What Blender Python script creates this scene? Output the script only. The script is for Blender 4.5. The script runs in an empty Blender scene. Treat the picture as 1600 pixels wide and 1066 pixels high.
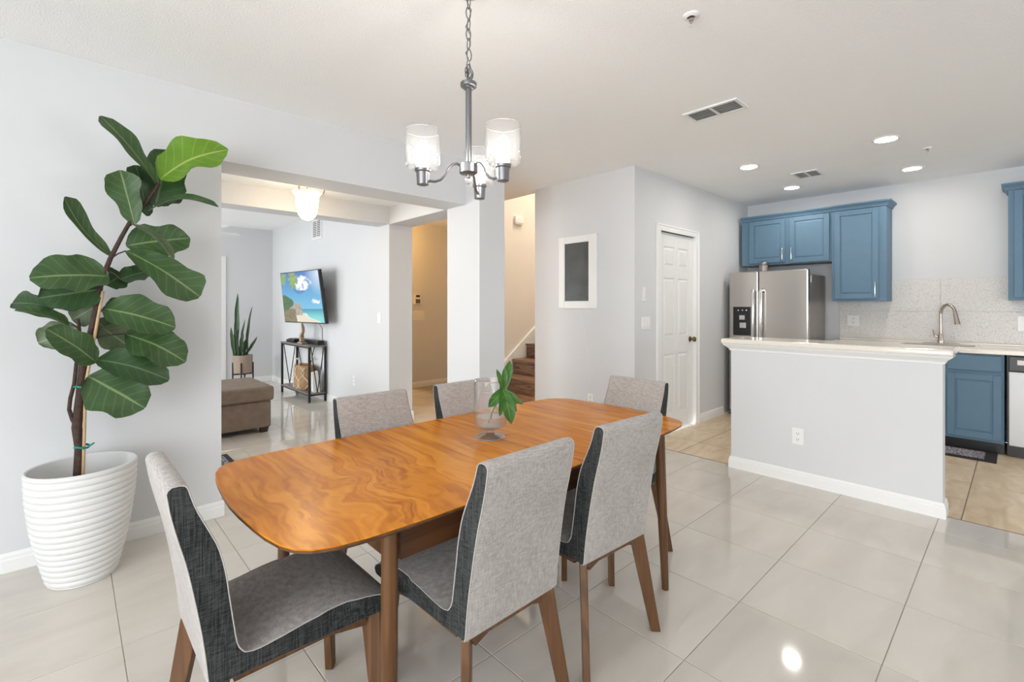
import bpy, bmesh, math, random
from mathutils import Vector, Matrix
random.seed(7)
PI = math.pi
SC = bpy.context.scene
COL = SC.collection

# ------------------------------------------------------------------ camera
# world axes: X runs along the dining table (away, to the right), Y runs away to the left, Z up; metres
TH = math.atan2(795.0, 742.0)              # heading of the level camera measured from +X
cam_d = bpy.data.cameras.new('camera')
cam_d.sensor_width = 36.0
cam_d.lens = 742.0 / 1600.0 * 36.0
cam_d.shift_y = -(533.0 - 477.5) / 1600.0
cam_d.clip_start = 0.05
cam = bpy.data.objects.new('camera', cam_d)
COL.objects.link(cam)
cam.location = (0, 0, 1.30)
cam.rotation_euler = (PI / 2, 0, TH - PI / 2)
SC.camera = cam

# ------------------------------------------------------------------ world, daylight, exposure
world = bpy.data.worlds.new('daylight')
SC.world = world
world.use_nodes = True
wb = world.node_tree.nodes['Background']
wb.inputs[0].default_value = (0.93, 0.97, 1.0, 1)
wb.inputs[1].default_value = 5.0
SC.view_settings.view_transform = 'Standard'
SC.view_settings.look = 'None'
SC.view_settings.gamma = 1.0
SC.view_settings.use_curve_mapping = False
SC.view_settings.exposure = 0.66
SC.cycles.max_bounces = 10
SC.cycles.diffuse_bounces = 6
SC.cycles.transparent_max_bounces = 16
SC.cycles.caustics_reflective = False
SC.cycles.caustics_refractive = False
SC.cycles.sample_clamp_indirect = 6.0


def portal(name, loc, rot, sx, sy):
    # a portal only guides the sampling of the daylight that enters through a window opening
    l = bpy.data.lights.new(name, 'AREA')
    l.shape = 'RECTANGLE'
    l.size = sx
    l.size_y = sy
    l.cycles.is_portal = True
    o = bpy.data.objects.new(name, l)
    COL.objects.link(o)
    o.location = loc
    o.rotation_euler = rot


WIN = [  # axis, plane, lo, hi, z0, z1   (unseen window openings; the last two are added for light)
    ('x', -2.9, -3.3, 1.70, 0.05, 2.45),
    ('x', -2.9, 5.2, 8.4, 0.05, 2.20),
    ('y', -3.6, 3.7, 5.3, 0.95, 2.15),  # added opening, brightens the kitchen side
    ('n', 8.975, -2.0, 0.3, 0.70, 2.20),  # added opening, brightens the television wall and ottoman
]
for i, (ax, pl, lo, hi, z0, z1) in enumerate(WIN):
    if ax == 'x':
        portal('window_portal', (pl - 0.05, (lo + hi) / 2, (z0 + z1) / 2), (PI / 2, 0, -PI / 2), hi - lo, z1 - z0)
    elif ax == 'y':
        portal('window_portal', ((lo + hi) / 2, pl - 0.05, (z0 + z1) / 2), (PI / 2, 0, 0), hi - lo, z1 - z0)
    else:
        portal('window_portal', ((lo + hi) / 2, pl + 0.05, (z0 + z1) / 2), (PI / 2, 0, PI), hi - lo, z1 - z0)


# ------------------------------------------------------------------ mesh helpers
class MB:
    """collects verts / faces for one mesh"""
    def __init__(s):
        s.v = []
        s.f = []
        s.uv = None

    def box(s, x0, x1, y0, y1, z0, z1):
        b = len(s.v)
        s.v += [(x0, y0, z0), (x1, y0, z0), (x1, y1, z0), (x0, y1, z0), (x0, y0, z1), (x1, y0, z1), (x1, y1, z1), (x0, y1, z1)]
        s.f += [tuple(b + i for i in q) for q in ((0, 3, 2, 1), (4, 5, 6, 7), (0, 1, 5, 4), (1, 2, 6, 5), (2, 3, 7, 6), (3, 0, 4, 7))]
        return s

    def rings(s, rings, cap=True, closed=True):
        b = len(s.v)
        n = len(rings[0])
        for r in rings:
            s.v += [tuple(p) for p in r]
        for i in range(len(rings) - 1):
            for j in range(n if closed else n - 1):
                k = (j + 1) % n
                s.f.append((b + i * n + j, b + i * n + k, b + (i + 1) * n + k, b + (i + 1) * n + j))
        if cap:
            s.f.append(tuple(b + j for j in reversed(range(n))))
            s.f.append(tuple(b + (len(rings) - 1) * n + j for j in range(n)))
        return s

    def tube(s, pts, rad, seg=8, cap=True):
        pts = [Vector(p) for p in pts]
        if not hasattr(rad, '__len__'):
            rad = [rad] * len(pts)
        rings = []
        up = None
        for i, p in enumerate(pts):
            d = (pts[min(i + 1, len(pts) - 1)] - pts[max(i - 1, 0)]).normalized()
            if up is None:
                up = Vector((0, 0, 1)) if abs(d.z) < 0.9 else Vector((1, 0, 0))
            a = (up - d * up.dot(d)).normalized()
            up = a
            c = d.cross(a)
            rings.append([p + (a * math.cos(2 * PI * k / seg) + c * math.sin(2 * PI * k / seg)) * rad[i] for k in range(seg)])
        return s.rings(rings, cap)

    def loop(s, pts, rad, seg=6):
        """closed tube through pts"""
        pts = [Vector(p) for p in pts]
        n = len(pts)
        nrm = Vector((0, 0, 0))
        for i in range(n):
            nrm += (pts[i] - pts[0]).cross(pts[(i + 1) % n] - pts[0])
        nrm.normalize()
        b = len(s.v)
        for i, p in enumerate(pts):
            d = (pts[(i + 1) % n] - pts[i - 1]).normalized()
            c = d.cross(nrm).normalized()
            s.v += [tuple(p + (nrm * math.cos(2 * PI * k / seg) + c * math.sin(2 * PI * k / seg)) * rad) for k in range(seg)]
        for i in range(n):
            for k in range(seg):
                i2, k2 = (i + 1) % n, (k + 1) % seg
                s.f.append((b + i * seg + k, b + i * seg + k2, b + i2 * seg + k2, b + i2 * seg + k))
        return s

    def lathe(s, prof, c=(0, 0, 0), seg=28, sy=1.0, cap=True):
        return s.rings([[(c[0] + r * math.cos(2 * PI * k / seg), c[1] + sy * r * math.sin(2 * PI * k / seg), c[2] + z) for k in range(seg)] for r, z in prof], cap)

    def prism(s, poly, axis, lo, hi):
        """poly in the two other axes (cyclic order), extruded along axis"""
        def m(p, t):
            a, b = p
            return {'x': (t, a, b), 'y': (a, t, b), 'z': (a, b, t)}[axis]
        return s.rings([[m(p, lo) for p in poly], [m(p, hi) for p in poly]])

    def shift(s, d):
        s.v = [(p[0] + d[0], p[1] + d[1], p[2] + d[2]) for p in s.v]
        return s


def make_mesh(name, mb, mat, smooth=False, bevel=0.0, bseg=2):
    me = bpy.data.meshes.new(name)
    me.from_pydata(mb.v, [], mb.f)
    bm = bmesh.new()
    bm.from_mesh(me)
    bmesh.ops.recalc_face_normals(bm, faces=bm.faces)
    if bevel > 0:
        es = [e for e in bm.edges if len(e.link_faces) == 2 and e.calc_face_angle() > 0.5]
        bmesh.ops.bevel(bm, geom=es, offset=bevel, segments=bseg, affect='EDGES', profile=0.6, clamp_overlap=True)
    bm.to_mesh(me)
    bm.free()
    if mat:
        me.materials.append(mat)
    if smooth:
        for p in me.polygons:
            p.use_smooth = True
        try:
            me.set_sharp_from_angle(angle=math.radians(42))
        except Exception:
            pass
    return me


def link(name, me, parent=None, loc=(0, 0, 0), rot=(0, 0, 0)):
    o = bpy.data.objects.new(name, me)
    COL.objects.link(o)
    o.location = loc
    o.rotation_euler = rot
    if parent:
        o.parent = parent
    return o


def part(t, name, mb, mat, smooth=False, bevel=0.0, world_xyz=True, label=None, bseg=2):
    """a part of thing t; coordinates are world unless world_xyz is False (then local to t)"""
    if world_xyz:
        L = base_of(t)
        mb.shift((-L[0], -L[1], -L[2]))
    o = link(name, make_mesh(name, mb, mat, smooth, bevel, bseg), t)
    if label:
        o['label'] = label
    return o


BASE = {}


def base_of(t):
    x = y = z = 0.0
    while t:
        x += t.location.x
        y += t.location.y
        z += t.location.z
        t = t.parent
    return (x, y, z)


def thing(name, label, cat, loc=(0, 0, 0), rotz=0.0, group=None):
    o = bpy.data.objects.new(name, None)
    COL.objects.link(o)
    o.empty_display_size = 0.05
    o.location = loc
    o.rotation_euler = (0, 0, rotz)
    return tag(o, label, cat, group)


def tag(o, label, cat, group=None):
    o['label'] = label
    o['category'] = cat
    if group:
        o['group'] = group
    return o


def single(name, mb, mat, label, cat, group=None, smooth=False, bevel=0.0, origin=None):
    """a thing that is one mesh"""
    o = link(name, make_mesh(name, mb, mat, smooth, bevel))
    if origin:
        o.data.transform(Matrix.Translation(-Vector(origin)))
        o.location = origin
    return tag(o, label, cat, group)


def struct(name, mb, mat, label=None, smooth=False, bevel=0.0, parent=None):
    o = link(name, make_mesh(name, mb, mat, smooth, bevel), parent)
    o['kind'] = 'structure'
    if label:
        o['label'] = label
    return o


# ------------------------------------------------------------------ materials
def new_mat(name):
    m = bpy.data.materials.new(name)
    m.use_nodes = True
    nt = m.node_tree
    return m, nt, nt.nodes['Principled BSDF']


def N(nt, kind, **kw):
    n = nt.nodes.new(kind)
    for k, v in kw.items():
        setattr(n, k, v)
    return n


def plain(name, col, rough=0.5, metal=0.0, spec=0.5, noise=0.04, nscale=6.0, bump=0.0, bscale=200.0, coat=0.0, aniso=None):
    m, nt, b = new_mat(name)
    b.inputs['Roughness'].default_value = rough
    b.inputs['Metallic'].default_value = metal
    b.inputs['Specular IOR Level'].default_value = spec
    b.inputs['Coat Weight'].default_value = coat
    tc = N(nt, 'ShaderNodeTexCoord')
    nz = N(nt, 'ShaderNodeTexNoise')
    nz.inputs['Scale'].default_value = nscale
    nz.inputs['Detail'].default_value = 4
    nt.links.new(tc.outputs['Object'], nz.inputs['Vector'])
    r = N(nt, 'ShaderNodeValToRGB')
    r.color_ramp.elements[0].position = 0.3
    r.color_ramp.elements[1].position = 0.7
    r.color_ramp.elements[0].color = tuple(c * (1 - noise) for c in col) + (1,)
    r.color_ramp.elements[1].color = tuple(min(1, c * (1 + noise)) for c in col) + (1,)
    nt.links.new(nz.outputs['Fac'], r.inputs['Fac'])
    nt.links.new(r.outputs['Color'], b.inputs['Base Color'])
    if bump:
        n2 = N(nt, 'ShaderNodeTexNoise')
        n2.inputs['Scale'].default_value = bscale
        n2.inputs['Detail'].default_value = 3
        nt.links.new(tc.outputs['Object'], n2.inputs['Vector'])
        bp = N(nt, 'ShaderNodeBump')
        bp.inputs['Strength'].default_value = bump
        bp.inputs['Distance'].default_value = 0.01
        nt.links.new(n2.outputs['Fac'], bp.inputs['Height'])
        nt.links.new(bp.outputs['Normal'], b.inputs['Normal'])
    return m


def emis(name, col, strength):
    m, nt, b = new_mat(name)
    b.inputs['Base Color'].default_value = tuple(col) + (1,)
    b.inputs['Emission Color'].default_value = tuple(col) + (1,)
    b.inputs['Emission Strength'].default_value = strength
    return m


def wood(name, c0, c1, c2, grain='y', rough=0.3, scale=1.0, swirl=1.0, coat=0.0, figure=False):
    m, nt, b = new_mat(name)
    tc = N(nt, 'ShaderNodeTexCoord')
    mp = N(nt, 'ShaderNodeMapping')
    k = {'x': (0.55, 7, 7), 'y': (7, 0.55, 7), 'z': (7, 7, 0.55)}[grain]
    mp.inputs['Scale'].default_value = tuple(q * scale for q in k)
    if figure:
        # swirling burl around a knot near one end of the top
        sub = N(nt, 'ShaderNodeVectorMath', operation='SUBTRACT')
        sub.inputs[1].default_value = (-0.60, -0.16, 0.73)
        nt.links.new(tc.outputs['Object'], sub.inputs[0])
        ln = N(nt, 'ShaderNodeVectorMath', operation='LENGTH')
        nt.links.new(sub.outputs['Vector'], ln.inputs[0])
        ms = N(nt, 'ShaderNodeMapRange')
        ms.interpolation_type = 'SMOOTHSTEP'
        ms.inputs['From Min'].default_value = 0.08
        ms.inputs['From Max'].default_value = 0.42
        ms.inputs['To Min'].default_value = 0.24
        ms.inputs['To Max'].default_value = 0.025
        nt.links.new(ln.outputs['Value'], ms.inputs['Value'])
        wn = N(nt, 'ShaderNodeTexNoise')
        wn.inputs['Scale'].default_value = 4.2
        wn.inputs['Detail'].default_value = 2
        nt.links.new(tc.outputs['Object'], wn.inputs['Vector'])
        w1 = N(nt, 'ShaderNodeVectorMath', operation='SUBTRACT')
        w1.inputs[1].default_value = (.5, .5, .5)
        nt.links.new(wn.outputs['Color'], w1.inputs[0])
        w2 = N(nt, 'ShaderNodeVectorMath', operation='SCALE')
        nt.links.new(w1.outputs['Vector'], w2.inputs[0])
        nt.links.new(ms.outputs['Result'], w2.inputs['Scale'])
        w3 = N(nt, 'ShaderNodeVectorMath', operation='ADD')
        nt.links.new(tc.outputs['Object'], w3.inputs[0])
        nt.links.new(w2.outputs['Vector'], w3.inputs[1])
        nt.links.new(w3.outputs['Vector'], mp.inputs['Vector'])
    else:
        nt.links.new(tc.outputs['Object'], mp.inputs['Vector'])
    n1 = N(nt, 'ShaderNodeTexNoise')
    n1.inputs['Scale'].default_value = 1.1
    n1.inputs['Detail'].default_value = 3
    n1.inputs['Distortion'].default_value = 1.6 * swirl
    nt.links.new(mp.outputs['Vector'], n1.inputs['Vector'])
    n2 = N(nt, 'ShaderNodeTexNoise')
    n2.inputs['Scale'].default_value = 9
    n2.inputs['Detail'].default_value = 5
    n2.inputs['Distortion'].default_value = 0.4
    nt.links.new(mp.outputs['Vector'], n2.inputs['Vector'])
    wv = N(nt, 'ShaderNodeMath', operation='SINE')
    mu = N(nt, 'ShaderNodeMath', operation='MULTIPLY')
    mu.inputs[1].default_value = 34
    nt.links.new(n1.outputs['Fac'], mu.inputs[0])
    nt.links.new(mu.outputs[0], wv.inputs[0])
    mx = N(nt, 'ShaderNodeMath', operation='MULTIPLY_ADD')
    mx.inputs[1].default_value = 0.10 if figure else 0.16
    nt.links.new(wv.outputs[0], mx.inputs[0])
    ad = N(nt, 'ShaderNodeMath', operation='MULTIPLY_ADD')
    ad.inputs[1].default_value = 0.75
    ad.inputs[2].default_value = -0.10
    nt.links.new(n1.outputs['Fac'], ad.inputs[0])
    ad2 = N(nt, 'ShaderNodeMath', operation='MULTIPLY_ADD')
    ad2.inputs[1].default_value = 0.45
    nt.links.new(n2.outputs['Fac'], ad2.inputs[0])
    nt.links.new(ad.outputs[0], ad2.inputs[2])
    nt.links.new(ad2.outputs[0], mx.inputs[2])
    r = N(nt, 'ShaderNodeValToRGB')
    e = r.color_ramp.elements
    e[0].position = 0.22
    e[0].color = tuple(c0) + (1,)
    e[1].position = 0.80
    e[1].color = tuple(c2) + (1,)
    q = e.new(0.5)
    q.color = tuple(c1) + (1,)
    nt.links.new(mx.outputs[0], r.inputs['Fac'])
    nt.links.new(r.outputs['Color'], b.inputs['Base Color'])
    b.inputs['Roughness'].default_value = rough
    b.inputs['Coat Weight'].default_value = coat
    b.inputs['Coat Roughness'].default_value = 0.12
    return m


def linen(name, c0, c1, sc=1.0, rough=0.9, sheen=0.2):
    """woven slub fabric: fine streaks in both directions"""
    m, nt, b = new_mat(name)
    tc = N(nt, 'ShaderNodeTexCoord')
    outs = []
    for k in ((45, 45, 500), (330, 330, 14), (8, 8, 5)):
        mp = N(nt, 'ShaderNodeMapping')
        mp.inputs['Scale'].default_value = tuple(q * sc for q in k)
        nt.links.new(tc.outputs['Object'], mp.inputs['Vector'])
        nz = N(nt, 'ShaderNodeTexNoise')
        nz.inputs['Scale'].default_value = 1.0
        nz.inputs['Detail'].default_value = 2
        nt.links.new(mp.outputs['Vector'], nz.inputs['Vector'])
        outs.append(nz.outputs['Fac'])
    a = N(nt, 'ShaderNodeMath', operation='ADD')
    nt.links.new(outs[0], a.inputs[0])
    nt.links.new(outs[1], a.inputs[1])
    a2 = N(nt, 'ShaderNodeMath', operation='MULTIPLY_ADD')
    a2.inputs[1].default_value = 0.35
    nt.links.new(outs[2], a2.inputs[0])
    nt.links.new(a.outputs[0], a2.inputs[2])
    mr = N(nt, 'ShaderNodeMapRange')
    mr.inputs['From Min'].default_value = 0.97
    mr.inputs['From Max'].default_value = 1.38
    nt.links.new(a2.outputs[0], mr.inputs['Value'])
    mix = N(nt, 'ShaderNodeMix', data_type='RGBA')
    mix.inputs['A'].default_value = tuple(c0) + (1,)
    mix.inputs['B'].default_value = tuple(c1) + (1,)
    nt.links.new(mr.outputs['Result'], mix.inputs['Factor'])
    nt.links.new(mix.outputs['Result'], b.inputs['Base Color'])
    b.inputs['Roughness'].default_value = rough
    b.inputs['Specular IOR Level'].default_value = 0.2
    b.inputs['Sheen Weight'].default_value = sheen
    bp = N(nt, 'ShaderNodeBump')
    bp.inputs['Strength'].default_value = 0.25
    bp.inputs['Distance'].default_value = 0.002
    nt.links.new(a.outputs[0], bp.inputs['Height'])
    nt.links.new(bp.outputs['Normal'], b.inputs['Normal'])
    return m


def clear_glass(name, white=0.08, gloss=0.12, tint=(1, 1, 1), blend=0.25):
    """thin clear glass: see-through, a reflection that grows at grazing angles, white mixed in as painted haze and highlights"""
    m = bpy.data.materials.new(name)
    m.use_nodes = True
    nt = m.node_tree
    nt.nodes.clear()
    out = N(nt, 'ShaderNodeOutputMaterial')
    tr = N(nt, 'ShaderNodeBsdfTransparent')
    tr.inputs['Color'].default_value = tuple(tint) + (1,)
    gl = N(nt, 'ShaderNodeBsdfGlossy')
    gl.inputs['Roughness'].default_value = 0.03
    tl = N(nt, 'ShaderNodeBsdfTranslucent')
    df = N(nt, 'ShaderNodeBsdfDiffuse')
    fr = N(nt, 'ShaderNodeLayerWeight')
    fr.inputs['Blend'].default_value = blend
    m1 = N(nt, 'ShaderNodeMixShader')
    m2 = N(nt, 'ShaderNodeMixShader')
    m3 = N(nt, 'ShaderNodeMixShader')
    m3.inputs['Fac'].default_value = 0.5
    nt.links.new(tl.outputs[0], m3.inputs[1])
    nt.links.new(df.outputs[0], m3.inputs[2])
    m1.inputs['Fac'].default_value = white
    nt.links.new(tr.outputs[0], m1.inputs[1])
    nt.links.new(m3.outputs[0], m1.inputs[2])
    mr = N(nt, 'ShaderNodeMath', operation='MULTIPLY_ADD')
    mr.inputs[1].default_value = 0.8
    mr.inputs[2].default_value = gloss * 0.4
    nt.links.new(fr.outputs['Facing'], mr.inputs[0])
    pw = N(nt, 'ShaderNodeMath', operation='POWER')
    pw.inputs[1].default_value = 2.2
    nt.links.new(mr.outputs[0], pw.inputs[0])
    nt.links.new(pw.outputs[0], m2.inputs['Fac'])
    nt.links.new(m1.outputs[0], m2.inputs[1])
    nt.links.new(gl.outputs[0], m2.inputs[2])
    nt.links.new(m2.outputs[0], out.inputs['Surface'])
    return m


def tile_mat(name, c0, c1, rough, scale, coat=0.0, vein=0.5):
    m, nt, b = new_mat(name)
    tc = N(nt, 'ShaderNodeTexCoord')
    mp = N(nt, 'ShaderNodeMapping')
    mp.inputs['Scale'].default_value = (1, 3, 1)
    nt.links.new(tc.outputs['Object'], mp.inputs['Vector'])
    oi = N(nt, 'ShaderNodeObjectInfo')
    va = N(nt, 'ShaderNodeVectorMath', operation='MULTIPLY_ADD')
    va.inputs[1].default_value = (1, 1, 1)
    sc = N(nt, 'ShaderNodeVectorMath', operation='SCALE')
    sc.inputs['Scale'].default_value = 1.7
    nt.links.new(oi.outputs['Location'], sc.inputs[0])
    nt.links.new(mp.outputs['Vector'], va.inputs[0])
    nt.links.new(sc.outputs['Vector'], va.inputs[2])
    nz = N(nt, 'ShaderNodeTexNoise')
    nz.inputs['Scale'].default_value = scale
    nz.inputs['Detail'].default_value = 6
    nz.inputs['Distortion'].default_value = vein
    nt.links.new(va.outputs['Vector'], nz.inputs['Vector'])
    r = N(nt, 'ShaderNodeValToRGB')
    r.color_ramp.elements[0].position = 0.3
    r.color_ramp.elements[1].position = 0.68
    r.color_ramp.elements[0].color = tuple(c0) + (1,)
    r.color_ramp.elements[1].color = tuple(c1) + (1,)
    nt.links.new(nz.outputs['Fac'], r.inputs['Fac'])
    nt.links.new(r.outputs['Color'], b.inputs['Base Color'])
    b.inputs['Roughness'].default_value = rough
    b.inputs['Coat Weight'].default_value = coat
    b.inputs['Coat Roughness'].default_value = 0.02
    return m


def leaf_mat(name, c0, c1, vein, trans=0.15, nv=7):
    """leaf with a pale midrib and side veins, laid out on the leaf's own UVs (x across -1..1, y along 0..1)"""
    m, nt, b = new_mat(name)
    uv = N(nt, 'ShaderNodeUVMap')
    sx = N(nt, 'ShaderNodeSeparateXYZ')
    nt.links.new(uv.outputs['UV'], sx.inputs[0])
    ab = N(nt, 'ShaderNodeMath', operation='ABSOLUTE')
    nt.links.new(sx.outputs['X'], ab.inputs[0])
    mid = N(nt, 'ShaderNodeMapRange')
    mid.inputs['From Min'].default_value = 0.02
    mid.inputs['From Max'].default_value = 0.07
    mid.inputs['To Min'].default_value = 1
    mid.inputs['To Max'].default_value = 0
    nt.links.new(ab.outputs[0], mid.inputs['Value'])
    t = N(nt, 'ShaderNodeMath', operation='MULTIPLY_ADD')
    t.inputs[1].default_value = -0.22
    nt.links.new(ab.outputs[0], t.inputs[0])
    nt.links.new(sx.outputs['Y'], t.inputs[2])
    k = N(nt, 'ShaderNodeMath', operation='MULTIPLY')
    k.inputs[1].default_value = nv
    nt.links.new(t.outputs[0], k.inputs[0])
    fr = N(nt, 'ShaderNodeMath', operation='FRACT')
    nt.links.new(k.outputs[0], fr.inputs[0])
    d = N(nt, 'ShaderNodeMath', operation='SUBTRACT')
    d.inputs[1].default_value = 0.5
    nt.links.new(fr.outputs[0], d.inputs[0])
    d2 = N(nt, 'ShaderNodeMath', operation='ABSOLUTE')
    nt.links.new(d.outputs[0], d2.inputs[0])
    sv = N(nt, 'ShaderNodeMapRange')
    sv.inputs['From Min'].default_value = 0.02
    sv.inputs['From Max'].default_value = 0.07
    sv.inputs['To Min'].default_value = 0.28
    sv.inputs['To Max'].default_value = 0
    nt.links.new(d2.outputs[0], sv.inputs['Value'])
    mxx = N(nt, 'ShaderNodeMath', operation='MAXIMUM')
    nt.links.new(mid.outputs[0], mxx.inputs[0])
    nt.links.new(sv.outputs[0], mxx.inputs[1])
    tc = N(nt, 'ShaderNodeTexCoord')
    nz = N(nt, 'ShaderNodeTexNoise')
    nz.inputs['Scale'].default_value = 14
    nt.links.new(tc.outputs['Object'], nz.inputs['Vector'])
    base = N(nt, 'ShaderNodeMix', data_type='RGBA')
    base.inputs['A'].default_value = tuple(c0) + (1,)
    base.inputs['B'].default_value = tuple(c1) + (1,)
    nt.links.new(nz.outputs['Fac'], base.inputs['Factor'])
    mix = N(nt, 'ShaderNodeMix', data_type='RGBA')
    nt.links.new(mxx.outputs[0], mix.inputs['Factor'])
    nt.links.new(base.outputs['Result'], mix.inputs['A'])
    mix.inputs['B'].default_value = tuple(vein) + (1,)
    nt.links.new(mix.outputs['Result'], b.inputs['Base Color'])
    b.inputs['Roughness'].default_value = 0.42
    b.inputs['Specular IOR Level'].default_value = 0.45
    tl = N(nt, 'ShaderNodeBsdfTranslucent')
    nt.links.new(mix.outputs['Result'], tl.inputs['Color'])
    ms = N(nt, 'ShaderNodeMixShader')
    ms.inputs['Fac'].default_value = trans
    out = nt.nodes['Material Output']
    nt.links.new(b.outputs[0], ms.inputs[1])
    nt.links.new(tl.outputs[0], ms.inputs[2])
    nt.links.new(ms.outputs[0], out.inputs['Surface'])
    return m


def pattern_mat(name, c0, c1, scale, rough=0.8, thr=0.1, feature='DISTANCE_TO_EDGE', bump=0.0):
    m, nt, b = new_mat(name)
    tc = N(nt, 'ShaderNodeTexCoord')
    vo = N(nt, 'ShaderNodeTexVoronoi')
    vo.feature = feature
    vo.inputs['Scale'].default_value = scale
    nt.links.new(tc.outputs['Object'], vo.inputs['Vector'])
    nz = N(nt, 'ShaderNodeTexNoise')
    nz.inputs['Scale'].default_value = scale * 0.8
    nt.links.new(tc.outputs['Object'], nz.inputs['Vector'])
    mu = N(nt, 'ShaderNodeMath', operation='MULTIPLY')
    nt.links.new(vo.outputs['Distance'], mu.inputs[0])
    nt.links.new(nz.outputs['Fac'], mu.inputs[1])
    mr = N(nt, 'ShaderNodeMapRange')
    mr.inputs['From Min'].default_value = thr * 0.6
    mr.inputs['From Max'].default_value = thr * 1.3
    nt.links.new(mu.outputs[0], mr.inputs['Value'])
    mix = N(nt, 'ShaderNodeMix', data_type='RGBA')
    mix.inputs['A'].default_value = tuple(c0) + (1,)
    mix.inputs['B'].default_value = tuple(c1) + (1,)
    nt.links.new(mr.outputs['Result'], mix.inputs['Factor'])
    nt.links.new(mix.outputs['Result'], b.inputs['Base Color'])
    b.inputs['Roughness'].default_value = rough
    if bump:
        bp = N(nt, 'ShaderNodeBump')
        bp.inputs['Strength'].default_value = bump
        bp.inputs['Distance'].default_value = 0.004
        nt.links.new(mr.outputs['Result'], bp.inputs['Height'])
        nt.links.new(bp.outputs['Normal'], b.inputs['Normal'])
    return m


def vcol_mat(name, rough=0.3, emit=0.0):
    m, nt, b = new_mat(name)
    a = N(nt, 'ShaderNodeVertexColor')
    a.layer_name = 'Col'
    nt.links.new(a.outputs['Color'], b.inputs['Base Color'])
    b.inputs['Roughness'].default_value = rough
    if emit:
        b.inputs['Base Color'].default_value = (0.01, 0.01, 0.01, 1)
        for l in list(b.inputs['Base Color'].links):
            nt.links.remove(l)
        nt.links.new(a.outputs['Color'], b.inputs['Emission Color'])
        b.inputs['Emission Strength'].default_value = emit
    return m


M = {}
M['wall'] = plain('wall_paint', (0.668, 0.673, 0.685), 0.75, noise=0.012, nscale=2, bump=0.05, bscale=160)
M['wall_cream'] = plain('stair_wall_paint', (0.80, 0.74, 0.66), 0.75, noise=0.012, nscale=2)
M['ceiling'] = plain('ceiling_paint', (0.95, 0.955, 0.955), 0.85, noise=0.012, nscale=3, bump=0.35, bscale=120)
M['trim'] = plain('white_trim', (0.83, 0.83, 0.82), 0.35, noise=0.01)
M['door'] = plain('white_door', (0.80, 0.80, 0.79), 0.4, noise=0.01)
M['plate'] = plain('white_plastic', (0.82, 0.82, 0.80), 0.35, noise=0.01)
M['slot'] = plain('dark_slot', (0.04, 0.04, 0.04), 0.6)
M['tile'] = tile_mat('polished_porcelain', (0.59, 0.545, 0.485), (0.66, 0.615, 0.555), 0.07, 2.2, coat=0.3, vein=0.6)
M['grout'] = plain('grout', (0.30, 0.27, 0.23), 0.8, noise=0.1)
M['tile_k'] = tile_mat('kitchen_stone_tile', (0.56, 0.41, 0.26), (0.74, 0.60, 0.42), 0.32, 3.0, vein=1.2)
M['grout_k'] = plain('kitchen_grout', (0.20, 0.16, 0.12), 0.9, noise=0.1)
M['walnut'] = wood('table_walnut', (0.35, 0.098, 0.008), (0.60, 0.205, 0.015), (0.74, 0.31, 0.034), 'y', 0.25, 0.8, 1.3, coat=0.0, figure=True)
M['walnut'].node_tree.nodes['Principled BSDF'].inputs['Specular IOR Level'].default_value = 0.16
M['walnut'].node_tree.nodes['Principled BSDF'].inputs['Specular Tint'].default_value = (1.0, 0.66, 0.32, 1)
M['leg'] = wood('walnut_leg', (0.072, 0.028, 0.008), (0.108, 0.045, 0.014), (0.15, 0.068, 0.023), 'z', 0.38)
M['apron'] = wood('shaded_walnut_apron', (0.055, 0.020, 0.006), (0.09, 0.034, 0.011), (0.13, 0.052, 0.018), 'x', 0.45)  # walnut darkened to paint in the shade below the top
M['step'] = wood('stair_plank', (0.10, 0.050, 0.028), (0.20, 0.11, 0.065), (0.33, 0.20, 0.13), 'y', 0.4, 1.4, 0.8)
M['linen'] = linen('grey_linen', (0.30, 0.272, 0.254), (0.455, 0.420, 0.398))
M['seat'] = linen('grey_linen_seat', (0.30, 0.272, 0.254), (0.455, 0.420, 0.398))
M['charcoal'] = linen('charcoal_linen', (0.013, 0.0145, 0.0142), (0.062, 0.066, 0.064), sheen=0.0)
M['piping'] = plain('pale_piping', (0.46, 0.43, 0.41), 0.9)
M['blue'] = plain('blue_cabinet_paint', (0.116, 0.202, 0.285), 0.5, spec=0.3, noise=0.03, nscale=12)
M['steel'] = plain('stainless_steel', (0.54, 0.505, 0.47), 0.24, metal=1.0, noise=0.03, nscale=3)
M['steel_dw'] = plain('satin_steel', (0.40, 0.395, 0.39), 0.45, metal=1.0, noise=0.02)
M['steel_hi'] = plain('polished_steel', (0.78, 0.77, 0.76), 0.18, metal=1.0, noise=0.01)
M['steel_dk'] = plain('grey_case', (0.34, 0.31, 0.285), 0.35, metal=0.7, noise=0.03)
M['nickel'] = plain('brushed_nickel', (0.22, 0.22, 0.23), 0.34, metal=0.9, noise=0.03)
M['nickel_lt'] = plain('faucet_nickel', (0.52, 0.45, 0.39), 0.25, metal=1.0, noise=0.02)
M['brass'] = plain('antique_brass', (0.22, 0.15, 0.07), 0.3, metal=1.0)
M['copper'] = plain('bronze_arm', (0.42, 0.17, 0.06), 0.4, metal=0.8)
M['black'] = plain('black_plastic', (0.012, 0.012, 0.013), 0.3)
M['blackmetal'] = plain('black_metal', (0.018, 0.018, 0.019), 0.45, metal=0.3)
M['counter'] = plain('cream_counter', (0.80, 0.75, 0.67), 0.16, noise=0.02, nscale=60, coat=0.2)
M['pot'] = plain('white_ribbed_pot', (0.72, 0.72, 0.71), 0.5, noise=0.015)
M['soil'] = plain('dark_soil', (0.05, 0.038, 0.028), 0.95, noise=0.4, nscale=60, bump=0.6, bscale=80)
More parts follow.
